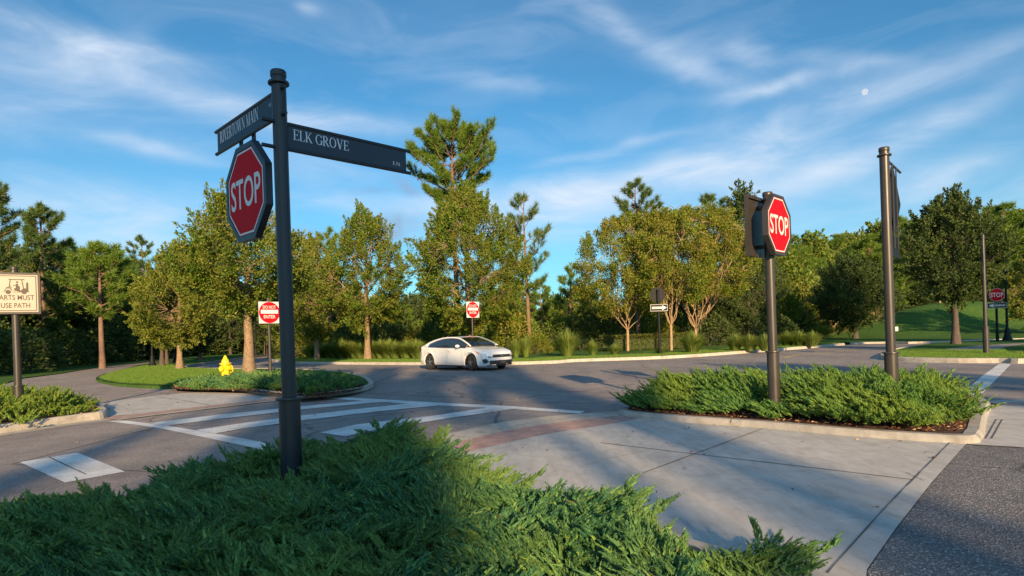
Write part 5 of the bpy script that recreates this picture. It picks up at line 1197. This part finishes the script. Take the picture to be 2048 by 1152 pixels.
# do not enter signs
def dne(px, py, Y, zb, size, label, e, top, sl_h, zc, mat=M['pole']):
    q = D(px, py, Y); r = empty('do_not_enter_sign', (q.x, Y, zb), 0, label, 'traffic sign', 'do not enter signs'); post(r, top-zb, .05, mat, sl_h, .07)
    h = size/2; fr = frame(e.cross(UP)*.075+UP*(zc-zb), e)
    m_ = MB(); fprism(m_, rect(-h-.02, -h-.02, h+.02, h+.02), fr, -.025, .0); bk = m_.build('sign_back', mat, r)
    m_ = MB(); fprism(m_, rect(-h, -h, h, h), fr, .0, .006); fc = m_.build('white_plate', M['signwhite'], bk)
    m_ = MB(); R_ = h*.985; m_.poly([(R_*math.cos(a*math.pi/24), R_*math.sin(a*math.pi/24)) for a in range(48)], lambda p: fr(p, .009)); m_.build('red_disc', M['signred'], fc)
    m_ = MB(); m_.poly(rect(-R_*.82, -R_*.10, R_*.82, R_*.26), lambda p: fr(p, .013)); add_text(m_, 'DO NOT', (-R_*.62, R_*.36, R_*.62, R_*.66), lambda p: fr(p, .013), .01); add_text(m_, 'ENTER', (-R_*.56, -R_*.55, R_*.56, -R_*.24), lambda p: fr(p, .013), .01)
    m_.build('white_lettering', M['signwhite'], fc); return r
dne(541, 745, 21.8, .12, .76, 'square do not enter sign on the left island beside the pale oak trunk', E45, 2.98, .52, 2.47)
dne(947, 714, 32.2, .12, .82, 'square do not enter sign seen above the roof of the white car', Vector((.755, .656, 0)), 3.3, .6, 2.76)

def one_way(m_, fr, w, h, direction, root):
    p = MB(); fprism(p, rect(-w/2, -h/2, w/2, h/2), fr, -.01, .0); pl = p.build('one_way_plate', M['poledark'], root)
    t = MB(); band(t, rect(-w/2+.012, -h/2+.012, w/2-.012, h/2-.012), rect(-w/2+.026, -h/2+.026, w/2-.026, h/2-.026), fr, .003)
    s = direction; a = [(-w*.40*s, -h*.15), (w*.18*s, -h*.15), (w*.18*s, -h*.33), (w*.43*s, 0), (w*.18*s, h*.33), (w*.18*s, h*.15), (-w*.40*s, h*.15)]
    t.poly(a, lambda p: fr(p, .003)); t.build('white_arrow', M['signwhite'], pl)
    x = sorted((-w*.38*s, w*.17*s)); t = MB(); add_text(t, 'ONE WAY', (x[0], -h*.11, x[1], h*.11), lambda p: fr(p, .006), .01); t.build('black_lettering', M['poledark'], pl)
# far verge: one way sign under the back of an octagon
q = D(1320, 706, 31.2); po = empty('one_way_sign_post', (q.x, 31.2, .115), 0, 'black post in the far verge with a one way sign pointing right', 'sign post')
post(po, 3.42-.115, .06, M['poledark'], .70, .08)
EO = Vector((.995, .10, 0)).normalized(); fr = frame(EO.cross(UP)*-.09+UP*3.04, EO)
m_ = MB(); fprism(m_, octo(.385), fr, -.012, .0); ob = m_.build('octagon_back', M['poledark'], po); m_ = MB(); band(m_, octo(.39), octo(.355), fr, .004); m_.build('octagon_rim', M['poledark'], ob)
one_way(None, frame(EO.cross(UP)*.085+UP*2.38, EO), .92, .36, 1, po)
# far right: stop over one way
q = D(1995, 678, 34); pr = empty('stop_sign_post', (q.x, 34, .115), 0, 'shaded stop sign over a left pointing one way sign before the mound', 'sign post')
post(pr, 3.2, .06, M['poledark'], .55, .08); ER = Vector((.94, -.34, 0)).normalized()
stop_plate(pr, frame(ER.cross(UP)*.10+UP*2.55, ER), .35, M['poledark'], .02, fw=.012, name='shaded_stop_sign')
one_way(None, frame(ER.cross(UP)*.085+UP*1.97, ER), .93, .30, -1, pr)
# right island: post with edge on hanging signs
q = D(1973, 707, 22.3); pd_ = empty('hanging_sign_post', (q.x, 22.3, .12), 0, 'bronze post on the right island grass with narrow signs hanging edge on at its left', 'sign post')
post(pd_, 4.3, .0635, M['pole'], .95, .10)
EE = Vector((-.62, -.78, 0)).normalized()
m_ = MB(); m_.tube([UP*4.1, EE*1.1+UP*4.1], .018, 10); m_.build('bracket_rod', M['pole'], pd_, True)
fr = frame(EE*.6, EE); m_ = MB(); fprism(m_, [(0, 3.1), (.5, 3.55), (0, 4.0), (-.5, 3.55)], fr, -.02, 0); m_.build('diamond_sign', M['pole'], pd_)
m_ = MB(); fprism(m_, rect(-.28, 2.55, .28, 2.9), fr, -.02, 0); m_.build('hanging_plaque', M['pole'], pd_)
for u in (-.14, .14): m_ = MB(); fprism(m_, rect(u-.015, 2.7, u+.015, 4.1), fr, .003, .015); m_.build('hanger_strap', M['pole'], pd_)

# lamp posts
def lamp(px, py, Y, h, label):
    q = D(px, py, Y); r = empty('lamp_post', (q.x, Y, .1), 0, label, 'lamp post', 'black lamp posts')
    m_ = MB(); m_.lathe([(.26, -.1), (.26, .06), (.22, .10), (.15, .32), (.11, .62), (.085, .70), (.07, .74)], 20); m_.build('base', M['poledark'], r, True)
    m_ = MB(); m_.lathe([(.065, .7), (.05, h-.8)], 14); m_.build('pole', M['poledark'], r, True)
    m_ = MB(); m_.lathe([(.05, h-.82), (.12, h-.76), (.10, h-.70), (.17, h-.3), (.19, h-.26), (.12, h-.1), (.03, h), (.03, h+.08)], 16); m_.build('lantern', M['poledark'], r, True)
lamp(2015, 678, 34.5, 4.6, 'black lamp post in front of the mound at the right edge')
lamp(305, 735, 40.5, 4.4, 'black lamp post on the grass left of the low spreading oak')
lamp(351, 729, 47, 4.4, 'black lamp post just left of the spreading oak trunk, further back')
lamp(512, 711, 62, 4.4, 'black lamp post beyond the far road on the left')
lamp(1425, 690, 60, 4.6, 'distant dark lamp post under the trees right of the moss hung myrtle')
# yard sign and posts on the mound
q = D(1791, 672, 46); r = empty('yard_sign', (q.x, 46, .1), 0, 'small white yard sign stuck in the lawn by the tall brown post', 'yard sign')
m_ = MB(); m_.box((0, 0, .72), (.42, .02, .32)); m_.build('board', M['signwhite'], r); m_ = MB(); m_.tube([(0, .012, -.1), (0, .012, .6)], .015, 6); m_.build('stake', M['poledark'], r)
m_ = MB(); m_.add([(-.15, -.0125, z) for z in (.68,)]+[(.15, -.0125, .68), (.15, -.0125, .71), (-.15, -.0125, .71)], [(0, 1, 2, 3)]); m_.build('grey_print', M['joint'], r)
def mound_z(x, y): return .1+3.0*math.exp(-(math.hypot((x-43.5)/1.25, y-60)/7.2)**2.3)
q = D(1880, 610, 62); o = MB(); o.box((0, 0, .45), (.18, .18, .9), .02); o = o.build('wooden_post', M['wood']); o.location = (q.x, 62, mound_z(q.x, 62)-.05); tag(o, 'short sunlit wooden post standing on top of the mound', 'post')

# fire hydrant
q = D(452, 760, 22.4); hy = empty('fire_hydrant', (q.x, 22.4, .12), -.35, 'yellow fire hydrant in the juniper on the left island', 'fire hydrant')
hy.scale = (1.08, 1.08, 1.12)
m_ = MB(); m_.lathe([(.15, -.1), (.15, .03), (.135, .045), (.13, .48), (.135, .49)], 24); m_.build('barrel', M['hydrant'], hy, True)
m_ = MB(); m_.lathe([(.125, .485), (.18, .49), (.18, .525), (.13, .53)], 24)
for k in range(8): a = k*math.pi/4; m_.lathe([(.014, .475), (.014, .54)], 6, (.162*math.cos(a), .162*math.sin(a), 0))
m_.build('flange', M['hydrant'], hy, True)
m_ = MB(); m_.lathe([(.128, .53), (.125, .58), (.105, .64), (.07, .675), (.065, .69)], 24); bn = m_.build('bonnet', M['hydrant'], hy, True)
m_ = MB(); m_.lathe([(.072, .688), (.072, .715), (.045, .725), (.045, .75), (.03, .775), (.012, .785)], 6); m_.build('operating_nut', M['hydrant'], bn, True)
for s, r0, nm, l in ((1, .07, 'hose_nozzle', .14), (-1, .05, 'hose_nozzle', .10)):
    m_ = MB(); m_.tube([(s*.09, 0, .38), (s*(.10+l*.5), 0, .38)], r0*.75, 16); m_.tube([(s*(.10+l*.5), 0, .38), (s*(.10+l), 0, .38)], r0, 16); m_.build(nm, M['hydrant'], hy, True)
m_ = MB(); m_.tube([(0, -.09, .36), (0, -.15, .36)], .07, 18); m_.tube([(0, -.15, .36), (0, -.20, .36)], .09, 18); m_.build('pumper_nozzle', M['hydrant'], hy, True)
m_ = MB(); m_.tube([(.235+.075*math.sin(t), 0, .34+.12*math.cos(t)) for t in [k*math.pi/6 for k in range(0, 8)]], .016, 8); m_.build('cap_chain', M['hydrant'], hy, True)

# ------------------------------------------------------------------ the white car
def build_car():
    rear = Vector((-3.50, 26.55)); front = Vector((-1.62, 24.60)); hd = (front-rear).normalized(); mid = (rear+front)/2
    left = Vector((-hd.y, hd.x)); ctr = mid+left*.77
    car = empty('parked_car', (ctr.x, ctr.y, 0), math.atan2(hd.y, hd.x), 'white hatchback car turning on the junction with its front towards the viewer', 'car')
    car.name = 'hatchback_car'
    WB = 2.735; XF, XR = WB/2, -WB/2; RW = .325; RA = .375
    # profile tables (x, z)
    hood = [(-2.28, .98), (-2.2, 1.03), (-2.0, 1.07), (-1.4, 1.0), (.55, .97), (.75, .985), (1.1, .965), (1.5, .91), (1.9, .83), (2.12, .74), (2.22, .66), (2.27, .56)]
    belt = [(-2.28, .93), (-2.0, .985), (-1.4, .955), (-.5, .925), (.6, .905), (1.1, .885), (1.6, .83), (2.0, .745), (2.2, .65), (2.27, .54)]
    sill = [(-2.28, .36), (-2.2, .27), (-1.9, .22), (0, .20), (1.8, .19), (2.15, .20), (2.27, .28)]
    wid = [(-2.28, .62), (-2.2, .76), (-2.0, .84), (-1.4, .895), (0, .90), (1.2, .895), (1.7, .86), (2.0, .78), (2.15, .67), (2.24, .52), (2.27, .40)]
    I = lambda t, x: float(np.interp(x, [a for a, b in t], [b for a, b in t]))
    xs = sorted(set([round(-2.28+.035*k, 4) for k in range(131)]+[2.27, 2.255, 2.24]))
    secs = []
    for x in xs:
        w = I(wid, x); zb = I(sill, x); zt = I(belt, x); zh = I(hood, x); arch = zb
        for cx in (XF, XR):
            d = abs(x-cx)
            if d < RA: arch = max(arch, .315+math.sqrt(RA*RA-d*d))
        s = []
        zm = max(arch+.01, .52); flare = 0
        for cx in (XF, XR): flare = max(flare, .018*max(0, 1-(abs(x-cx)/.55)**2))
        s = [(w-.05, arch if arch > zb else zb), (w+flare, min(arch+.05, zt-.10) if arch > zb else zb+.07), (w+.012+flare, max(arch+.07, .50) if arch > zb else .45), (w-.015+flare*.5, max(arch+.09, .68)), (w-.005, max(.80*zt+.16, .70) if zt > .8 else zt-.06), (w-.03, zt), (w-.075, zt+(zh-zt)*.35), (w*.78, zh-.012), (w*.4, zh), (0, zh+.005)]
        s = [(a, min(z, zh+.005)) for a, z in s]
        secs.append((x, s))
    m_ = MB(); n = len(secs[0][1])
    for sg in (1, -1):
        vs = [(x, sg*a, z) for x, s in secs for a, z in s]; fs = []
        for i in range(len(secs)-1):
            for j in range(n-1): q = (i*n+j, (i+1)*n+j, (i+1)*n+j+1, i*n+j+1); fs.append(q if sg > 0 else q[::-1])
        m_.add(vs, fs)
        for e, rev in ((0, 1), (len(secs)-1, 0)):
            b0 = len(m_.v); x, s = secs[e]; m_.v += [(x, sg*a, z) for a, z in s]+[(x, 0, s[0][1])]; m_.f.append(tuple(range(b0, b0+n+1)))
    body = m_.build('body', M['carpaint'], car, True)
    # greenhouse: roof, pillars and glass as one lofted cabin split by material into parts
    roof = [(-2.12, 1.02), (-1.9, 1.075), (-1.5, 1.20), (-1.1, 1.30), (-.7, 1.36), (-.25, 1.385), (.1, 1.375), (.35, 1.345), (.55, 1.30), (1.0, 1.13), (1.30, .985)]
    rw = [(-2.12, .60), (-1.5, .62), (-.9, .60), (-.2, .59), (.35, .59), (.8, .66), (1.30, .74)]
    def side(x, t):
        """point on the cabin side: t=0 at the belt, 1 at the roof rail"""
        b = (I(wid, x)-.06, I(belt, x)+.005); r = (I(rw, x), max(I(roof, x)-.02, I(belt, x)+.005)); return (b[0]+(r[0]-b[0])*t-.02*math.sin(math.pi*t)*-1, b[1]+(r[1]-b[1])*t)
    xr = [-2.12+.057*k for k in range(61)]; xr = [x for x in xr if x <= 1.30]
    m_ = MB(); c = MB()
    # roof skin
    top = [x for x in xr if -1.95 <= x <= .40]
    for sg in (1, -1):
        vs = []; 
        for x in top: r = I(rw, x); z = I(roof, x); vs += [(x, sg*(r+.012), z-.045), (x, sg*(r-.02), z-.008), (x, sg*r*.6, z+.012), (x, 0, z+.018)]
        fs = []
        for i in range(len(top)-1):
            for j in range(3): q = (i*4+j, (i+1)*4+j, (i+1)*4+j+1, i*4+j+1); fs.append(q if sg > 0 else q[::-1])
        m_.add(vs, fs)
    rf = m_.build('roof', M['carpaint'], car, True)
    fin = MB(); fin.add([(-1.22, -.02, 1.32), (-1.22, .02, 1.32), (-1.0, .02, 1.36), (-1.0, -.02, 1.36), (-1.20, 0, 1.395)], [(0, 1, 4), (1, 2, 4), (2, 3, 4), (3, 0, 4), (0, 3, 2, 1)]); fin.build('aerial_fin', M['carpaint'], rf)
    for sg, nm in ((-1, 'near'), (1, 'far')):
        # side glass band
        m_ = MB(); gx = [x for x in xr if -1.58 <= x <= 1.02]; K_ = 6; vs = []
        for x in gx:
            for k in range(K_+1): a, z = side(x, k/K_*.94); vs.append((x, sg*(a+.004), z))
        fs = []
        for i in range(len(gx)-1):
            for k in range(K_): q = (i*(K_+1)+k, (i+1)*(K_+1)+k, (i+1)*(K_+1)+k+1, i*(K_+1)+k+1); fs.append(q if sg > 0 else q[::-1])
        m_.add(vs, fs); m_.build('side_window', M['glass'], car, True)
        # white rail over the glass, running from the bonnet along the roof to the tail
        m_ = MB(); m_.tube([(x, sg*(I(rw, x)+.012 if x < .40 else side(x, .98)[0]), max(I(roof, x)-.03, I(belt, x)+.01)) for x in [1.22, 1.0, .8, .6, .4, .2, -.1, -.4, -.7, -1.0, -1.3, -1.6, -1.85, -2.1]], [.03, .032, .032, .032, .034, .034, .034, .034, .036, .04, .05, .06, .06, .04], 8); m_.build('pillar_rail', M['carpaint'], car, True)
        # black B pillar and rear quarter
        for xa, xb, w_ in ((-.16, -.05, 'b'), ):
            m_ = MB(); a0 = side(xb, 0); a1 = side(xa-.05, .95); m_.add([(xb, sg*(a0[0]+.012), a0[1]), (xb+.09, sg*(a0[0]+.012), a0[1]), (xa+.03, sg*(a1[0]+.012), a1[1]), (xa-.05, sg*(a1[0]+.012), a1[1])], [(0, 1, 2, 3)]); m_.build('door_pillar', M['black'], car)
        m_ = MB(); m_.tube([(x, sg*(side(x, 0)[0]+.012), side(x, 0)[1]) for x in (-1.72, -1.4, -1, -.5, 0, .5, .98)], .008, 6); m_.build('window_trim', M['black'], car)
        # mirror
        m_ = MB(); mm = MB(); cx, cy, cz = .70, sg*1.0, 1.0
        vs = []; N_ = 8
        for i in range(5):
            t = i/4; rr_ = [.35, .85, 1, .9, .5][i]
            for j in range(N_): a = 2*math.pi*j/N_; vs.append((cx-.06+.14*t, cy+.115*rr_*math.cos(a), cz+.07*rr_*math.sin(a)))
        fs = [(i*N_+j, i*N_+(j+1) % N_, (i+1)*N_+(j+1) % N_, (i+1)*N_+j) for i in range(4) for j in range(N_)]+[tuple(range(N_)), tuple(range(4*N_, 5*N_))]
        m_.add(vs, fs); mr = m_.build('wing_mirror', M['carpaint'], car, True); mm.tube([(cx-.02, sg*.88, .93), (cx, sg*.95, .96)], .03, 8); mm.build('mirror_stalk', M['black'], mr)
        # door shut lines and handles
        for pts in ([(.78, .88), (.86, .60), (.84, .32)], [(-.12, .90), (-.10, .60), (-.16, .28)], [(-1.02, .92), (-.98, .66), (-.86, .58), (-.78, .30)]):
            m_ = MB(); m_.tube([(x, sg*(I(wid, x)+(.008 if z < .62 else .002)), z) for x, z in pts], .0032, 5); m_.build('door_seam', M['black'], car)
        for hx in (.06, -.92): m_ = MB(); m_.box((hx, sg*(I(wid, hx)+.012), .79), (.19, .03, .03), .01); m_.build('door_handle', M['carpaint'], car, True)
        m_ = MB(); m_.tube([(x, sg*(I(wid, x)-.03), .19) for x in (-.95, -.5, 0, .5, .95)], .035, 6); m_.build('sill_trim', M['black'], car)
        # lamps
        m_ = MB(); hx = [1.66, 1.80, 1.95, 2.08, 2.17, 2.22]
        vs = []
        for i, x in enumerate(hx):
            w = I(wid, x); zt = I(belt, x)-.012; hh = [.02, .07, .085, .085, .08, .06][i]; off = .008
            vs += [(x+.004, sg*(w+off-.012), zt), (x+.01, sg*(w+off+.004), zt-hh*.5), (x+.01, sg*(w+off+.004), zt-hh)]
        fs = []
        for i in range(len(hx)-1):
            for j in range(2): q = (i*3+j, (i+1)*3+j, (i+1)*3+j+1, i*3+j+1); fs.append(q if sg < 0 else q[::-1])
        m_.add(vs, fs); hl = m_.build('headlight', M['lens'], car, True)
        m_ = MB(); x0, x1 = 1.68, 1.84; m_.add([(x0, sg*(I(wid, x0)+.014), I(belt, x0)-.03), (x1, sg*(I(wid, x1)+.016), I(belt, x1)-.05), (x1+.03, sg*(I(wid, x1+.03)+.016), I(belt, x1)-.10), (x1-.06, sg*(I(wid, x1-.06)+.016), I(belt, x1)-.09)], [(0, 1, 2, 3)]); m_.build('amber_indicator', M['amber'], hl)
        m_ = MB(); vs = []
        for x, h0_, h1_ in ((-2.29, .78, .90), (-2.21, .76, .92), (-2.1, .80, .93), (-1.98, .87, .93)): w = I(wid, x) if x > -2.28 else .62; vs += [(x-.006, sg*(w+.012), h0_), (x-.006, sg*(w+.006), h1_)]
        m_.add(vs, [(0, 2, 3, 1), (2, 4, 5, 3), (4, 6, 7, 5)]); m_.build('tail_light', M['tail'], car, True)
        # black corner intake
        m_ = MB(); pts = [(1.98, .46), (2.12, .48), (2.19, .36), (2.12, .30), (2.02, .31)]
        m_.add([(x+.01, sg*(I(wid, x)+.022), z) for x, z in pts], [tuple(range(5))]); m_.build('corner_intake', M['black'], car)
    # windscreen
    def screen(xa, xb, mat, nm, off=.0):
        m_ = MB(); ks = 9; js = 8; vs = []
        for i in range(ks+1):
            x = xa+(xb-xa)*i/ks; z = I(roof, x)+.006; hw = (side(x, .98)[0] if x > .3 else I(rw, x))-.015
            for j in range(js+1): u = j/js*2-1; vs.append((x+.10*(1-u*u)*(1 if xa > 0 else -.6), u*hw, z+.004))
        fs = [(i*(js+1)+j, (i+1)*(js+1)+j, (i+1)*(js+1)+j+1, i*(js+1)+j+1) for i in range(ks) for j in range(js)]; m_.add(vs, fs); return m_.build(nm, mat, car, True)
    screen(.40, 1.22, M['windscreen'], 'windscreen'); screen(-1.92, -1.25, M['glass'], 'rear_window', .01)
    # cabin interior
    m_ = MB(); m_.box((.86, 0, .93), (.5, 1.36, .10), .04); m_.build('dashboard', M['black'], car)
    for y in (-.36, .36):
        m_ = MB(); m_.box((-.05, y, .60), (.5, .5, .2), .05); m_.box((-.32, y, .92), (.14, .48, .62), .05); st = m_.build('seat', M['black'], car, True)
        m_ = MB(); m_.box((-.36, y, 1.25), (.09, .26, .16), .04); m_.build('headrest', M['black'], st, True)
    m_ = MB(); m_.box((-.9, 0, .7), (.9, 1.3, .5), .05); m_.build('rear_bench', M['black'], car)
    m_ = MB(); m_.tube([(.52+.05*math.cos(t)*.4, -.36+.18*math.cos(t), 1.0+.17*math.sin(t)) for t in [k*math.pi/8 for k in range(17)]], .014, 8); m_.build('steering_wheel', M['black'], car, True)
    m_ = MB(); m_.box((.45, 0, 1.28), (.03, .22, .06), .01); m_.build('rear_view_mirror', M['black'], car)
    # front: grille, lower intake, bumper lip, badge, plate
    def front_strip(z0, z1, wmax, nm, mat, off=.006, pts=14, taper=0):
        m_ = MB(); vs = []
        for k in range(pts+1):
            u = k/pts*2-1; y = u*wmax
            tab = sorted([(b, a) for a, b in wid if a >= 1.2]); xx = float(np.interp(abs(y), [a for a, b in tab], [b for a, b in tab])) if abs(y) > .40 else 2.27
            xx = xx+off-(.0); tt = taper*abs(u)
            vs += [(xx-.0, y, z0+tt), (xx-.02*(z1 > .6), y, z1+tt*.4)]
        m_.add(vs, [(2*k, 2*k+2, 2*k+3, 2*k+1) for k in range(pts)]); return m_.build(nm, mat, car, True)
    front_strip(.52, .635, .66, 'grille', M['black'], .010)
    g2 = front_strip(.245, .405, .60, 'lower_intake', M['black'], .012)
    front_strip(.19, .225, .70, 'bumper_lip', M['black'], .020)
    m_ = MB()
    for y0, y1 in ((-.045, -.03), (.03, .045)): m_.box((2.287, (y0+y1)/2, .585), (.008, .015, .075))
    m_.box((2.287, 0, .585), (.007, .045, .014)); m_.build('badge', M['chrome'], car)
    for s in (-.012,): m_ = MB(); m_.box((2.30, .0, .325), (.008, .30, .10)); m_.build('front_plate_holder', M['joint'], car)
    m_ = MB(); m_.box((-2.26, 0, .32), (.09, 1.25, .16), .03); m_.build('rear_valance', M['black'], car)
    # wheel wells and underside
    m_ = MB(); m_.box((0, 0, .30), (4.2, 1.35, .14)); m_.build('underbody', M['black'], car)
    for cx, nm in ((XF, 'front'), (XR, 'rear')):
        for sg in (-1, 1):
            w = MB(); N_ = 20; vs = [(cx+(RA-.01)*math.cos(math.pi*k/N_), sg*yy, .315+(RA-.01)*math.sin(math.pi*k/N_)) for yy in (.86, .58) for k in range(N_+1)]
            w.add(vs, [(k, k+1, N_+2+k, N_+1+k) for k in range(N_)]); w.add([(cx+RA*math.cos(math.pi*k/N_), sg*.60, .315+RA*math.sin(math.pi*k/N_)) for k in range(N_+1)], [tuple(range(N_+1))]); w.build('wheel_arch', M['black'], car)
            steer = math.radians(-14) if cx > 0 else 0; wh = empty('wheel', (cx, sg*.775, RW)); wh.rotation_euler = (0, 0, steer); wh.parent = car
            t = MB(); n_ = 28
            prof = [(.215, -.10), (.29, -.105), (.318, -.09), (RW, -.06), (RW, .06), (.318, .09), (.29, .105), (.215, .10)]
            vs = [(r*math.cos(2*math.pi*j/n_), y, r*math.sin(2*math.pi*j/n_)) for r, y in prof for j in range(n_)]
            t.add(vs, [(i*n_+j, (i+1)*n_+j, (i+1)*n_+(j+1) % n_, i*n_+(j+1) % n_) for i in range(len(prof)-1) for j in range(n_)]); t.build('tyre', M['tyre'], wh, True)
            r_ = MB(); o = sg*.092
            for k in range(5):
                a = 2*math.pi*k/5+.3
                for da in (-.16, .16):
                    c0, s0 = math.cos(a+da*.4), math.sin(a+da*.4); c1, s1 = math.cos(a+da*1.15), math.sin(a+da*1.15); px_, pz_ = -s1, c1
                    r_.add([(c0*.03-px_*.014, o, s0*.03-pz_*.014), (c0*.03+px_*.014, o, s0*.03+pz_*.014), (c1*.222+px_*.011, o*.93, s1*.222+pz_*.011), (c1*.222-px_*.011, o*.93, s1*.222-pz_*.011)], [(0, 1, 2, 3)])
            r_.add([(.05*math.cos(2*math.pi*j/12), o*1.03, .05*math.sin(2*math.pi*j/12)) for j in range(12)], [tuple(range(12))])
            r_.add([(rr_*math.cos(2*math.pi*j/24), o*.98, rr_*math.sin(2*math.pi*j/24)) for rr_ in (.208, .225) for j in range(24)], [(j, (j+1) % 24, 24+(j+1) % 24, 24+j) for j in range(24)])
            r_.build('rim', M['alloy'], wh)
            d = MB(); d.add([(.212*math.cos(2*math.pi*j/24), sg*.03, .212*math.sin(2*math.pi*j/24)) for j in range(24)], [tuple(range(24))]); d.add([(.212*math.cos(2*math.pi*j/24), y, .212*math.sin(2*math.pi*j/24)) for y in (sg*.03, sg*.09) for j in range(24)], [(j, (j+1) % 24, 24+(j+1) % 24, 24+j) for j in range(24)]); d.build('brake_disc', M['black'], wh)
    # the driver
    dv = empty('person', (0, 0, 0)); R_ = Matrix.Rotation(car.rotation_euler[2], 3, 'Z'); base = R_ @ Vector((-.12, -.36, .72))
    dv.location = (car.location.x+base.x, car.location.y+base.y, base.z); dv.rotation_euler = (0, 0, car.rotation_euler[2])
    tag(dv, 'person with dark sunglasses and a pale shirt sitting behind the windscreen of the white car', 'person')
    m_ = MB()
    def loft(rings, mb, n=14):
        vs = []; 
        for (cx, cy, cz, rx, ry) in rings: vs += [(cx+rx*math.cos(2*math.pi*j/n), cy+ry*math.sin(2*math.pi*j/n), cz) for j in range(n)]
        fs = [(i*n+j, i*n+(j+1) % n, (i+1)*n+(j+1) % n, (i+1)*n+j) for i in range(len(rings)-1) for j in range(n)]+[tuple(range(n-1, -1, -1)), tuple(range((len(rings)-1)*n, len(rings)*n))]; mb.add(vs, fs)
    loft([(0, 0, .27, .05, .055), (.01, 0, .345, .05, .053), (.03, 0, .37, .065, .058), (.035, 0, .40, .085, .068), (.03, 0, .45, .095, .075), (.025, 0, .50, .095, .078), (.015, 0, .55, .08, .068), (.01, 0, .585, .04, .035)], m_)
    m_.add([(.12, -.014, .425), (.12, .014, .425), (.148, 0, .43), (.118, 0, .47)], [(0, 1, 2), (0, 2, 3), (1, 3, 2), (0, 3, 1)])
    for s in (-1, 1): loft([(.02, s*.078, .43, .018, .008), (.015, s*.085, .46, .022, .010), (.015, s*.08, .485, .012, .006)], m_, 8)
    m_.tube([(.02, -.19, .20), (.14, -.21, .02), (.42, -.16, .16), (.56, -.13, .26)], [.05, .045, .036, .028], 8); m_.tube([(.02, .19, .20), (.16, .20, .03), (.42, .14, .18), (.56, .12, .28)], [.05, .045, .036, .028], 8)
    pn = m_.build('body', M['skin'], dv, True)
    m_ = MB(); loft([(-.02, 0, -.25, .13, .17), (-.02, 0, 0, .12, .18), (-.01, 0, .15, .12, .21), (0, 0, .235, .09, .19), (0, 0, .29, .06, .08)], m_)
    m_.tube([(.0, -.19, .22), (.14, -.215, .02)], [.062, .05], 8); m_.tube([(.0, .19, .22), (.16, .205, .03)], [.062, .05], 8); m_.build('shirt', M['shirt'], pn, True)
    m_ = MB(); loft([(-.005, 0, .47, .098, .085), (-.002, 0, .53, .098, .084), (.0, 0, .575, .075, .062), (0, 0, .60, .03, .03)], m_); m_.v = [(x-.014, y, z) for x, y, z in m_.v]; m_.build('hair', M['hair'], pn, True)
    m_ = MB(); m_.box((.122, -.034, .472), (.012, .052, .036), .008); m_.box((.122, .034, .472), (.012, .052, .036), .008); m_.box((.06, -.083, .478), (.13, .005, .01)); m_.box((.06, .083, .478), (.13, .005, .01)); m_.build('sunglasses', M['black'], pn)
build_car()

# ------------------------------------------------------------------ the moon
q = D(1730, 184, 9000); mo = MB(); n = 24; rad = 9000*6.4/F_PX*.95
vs = [(rad*math.sin(math.pi*i/12)*math.cos(2*math.pi*j/n)*.95, rad*math.sin(math.pi*i/12)*math.sin(2*math.pi*j/n), rad*math.cos(math.pi*i/12)) for i in range(13) for j in range(n)]
mo.add(vs, [(i*n+j, i*n+(j+1) % n, (i+1)*n+(j+1) % n, (i+1)*n+j) for i in range(12) for j in range(n)])
M['moon'], nt, b = new_mat('moon_surface'); em = nt.nodes.new('ShaderNodeEmission'); nn_ = noise_n(nt, 2.2/rad*1.0, 4, .6, obj_vec(nt))
nt.links.new(ramp(nt, nn_, [(.36, (.58, .70, .86)), (.56, (.82, .87, .92))]), em.inputs[0]); em.inputs[1].default_value = .47
nt.links.new(em.outputs[0], nt.nodes['Material Output'].inputs[0])
mo = mo.build('moon', M['moon'], None, True); mo.location = q; tag(mo, 'pale daytime moon in the blue sky above the tall brown post on the right', 'moon')

# ------------------------------------------------------------------ trees behind the viewer: they shade the foreground as in the photo
def sunplace(u, a):
    d = Vector((-math.sin(SUN_AZ), math.cos(SUN_AZ))); s = Vector((d.y, -d.x)); p = d*a+s*u; return p.x, p.y
def shade_tree(key, u, a, h, wide, rz):
    r, h0, used = protos[key]; s = h/h0; x, y = sunplace(u, a)
    lab = {'bp': 'bright green pine', 'bq': 'dark pine with bare lower trunk', 'bo': 'green bushy broadleaf tree', 'bd': 'dark shaded broadleaf tree', 'bu': 'tall pine with a small high crown'}[key]+' behind the viewer'
    if not used:
        r.location = (x, y, 0); r.rotation_euler = (0, 0, rz); r.scale = (s*wide, s*wide, s); tag(r, lab, 'tree', lab); protos[key][2] = True
    else: copy_tree(r, (x, y, 0), rz, (s*wide, s*wide, s), lab, lab)
SHADE = [('bo', -1.2, -45, 20.3, .32, 0), ('bq', 3.4, -45, 18.2, .17, 1), ('bd', 1.95, -45, 16.2, .06, 3), ('bd', 2.7, -45, 15.3, .05, 1), ('bu', 1.0, -46, 19.7, .42, 0), ('bu', 3.0, -44, 19.3, .40, 2), ('bu', -3.2, -45, 20.4, .40, 3), ('bu', 12.5, -45, 18.0, .5, 1), ('bd', -4.3, -45, 16.4, .13, 2), ('bd', 9.8, -45, 18.2, .12, 0), ('bd', -24, -50, 31, .40, 1), ('bd', -38, -50, 33, .45, 3), ('bo', -52, -48, 32, .45, 3), ('bd', 25, -50, 27, .22, 2), ('bd', 33, -52, 33, .24, 4), ('bo', 18, -60, 20, .2, 5)]
for k, u, a, h, w, rz in SHADE: shade_tree(k, u, a, h, w, rz)
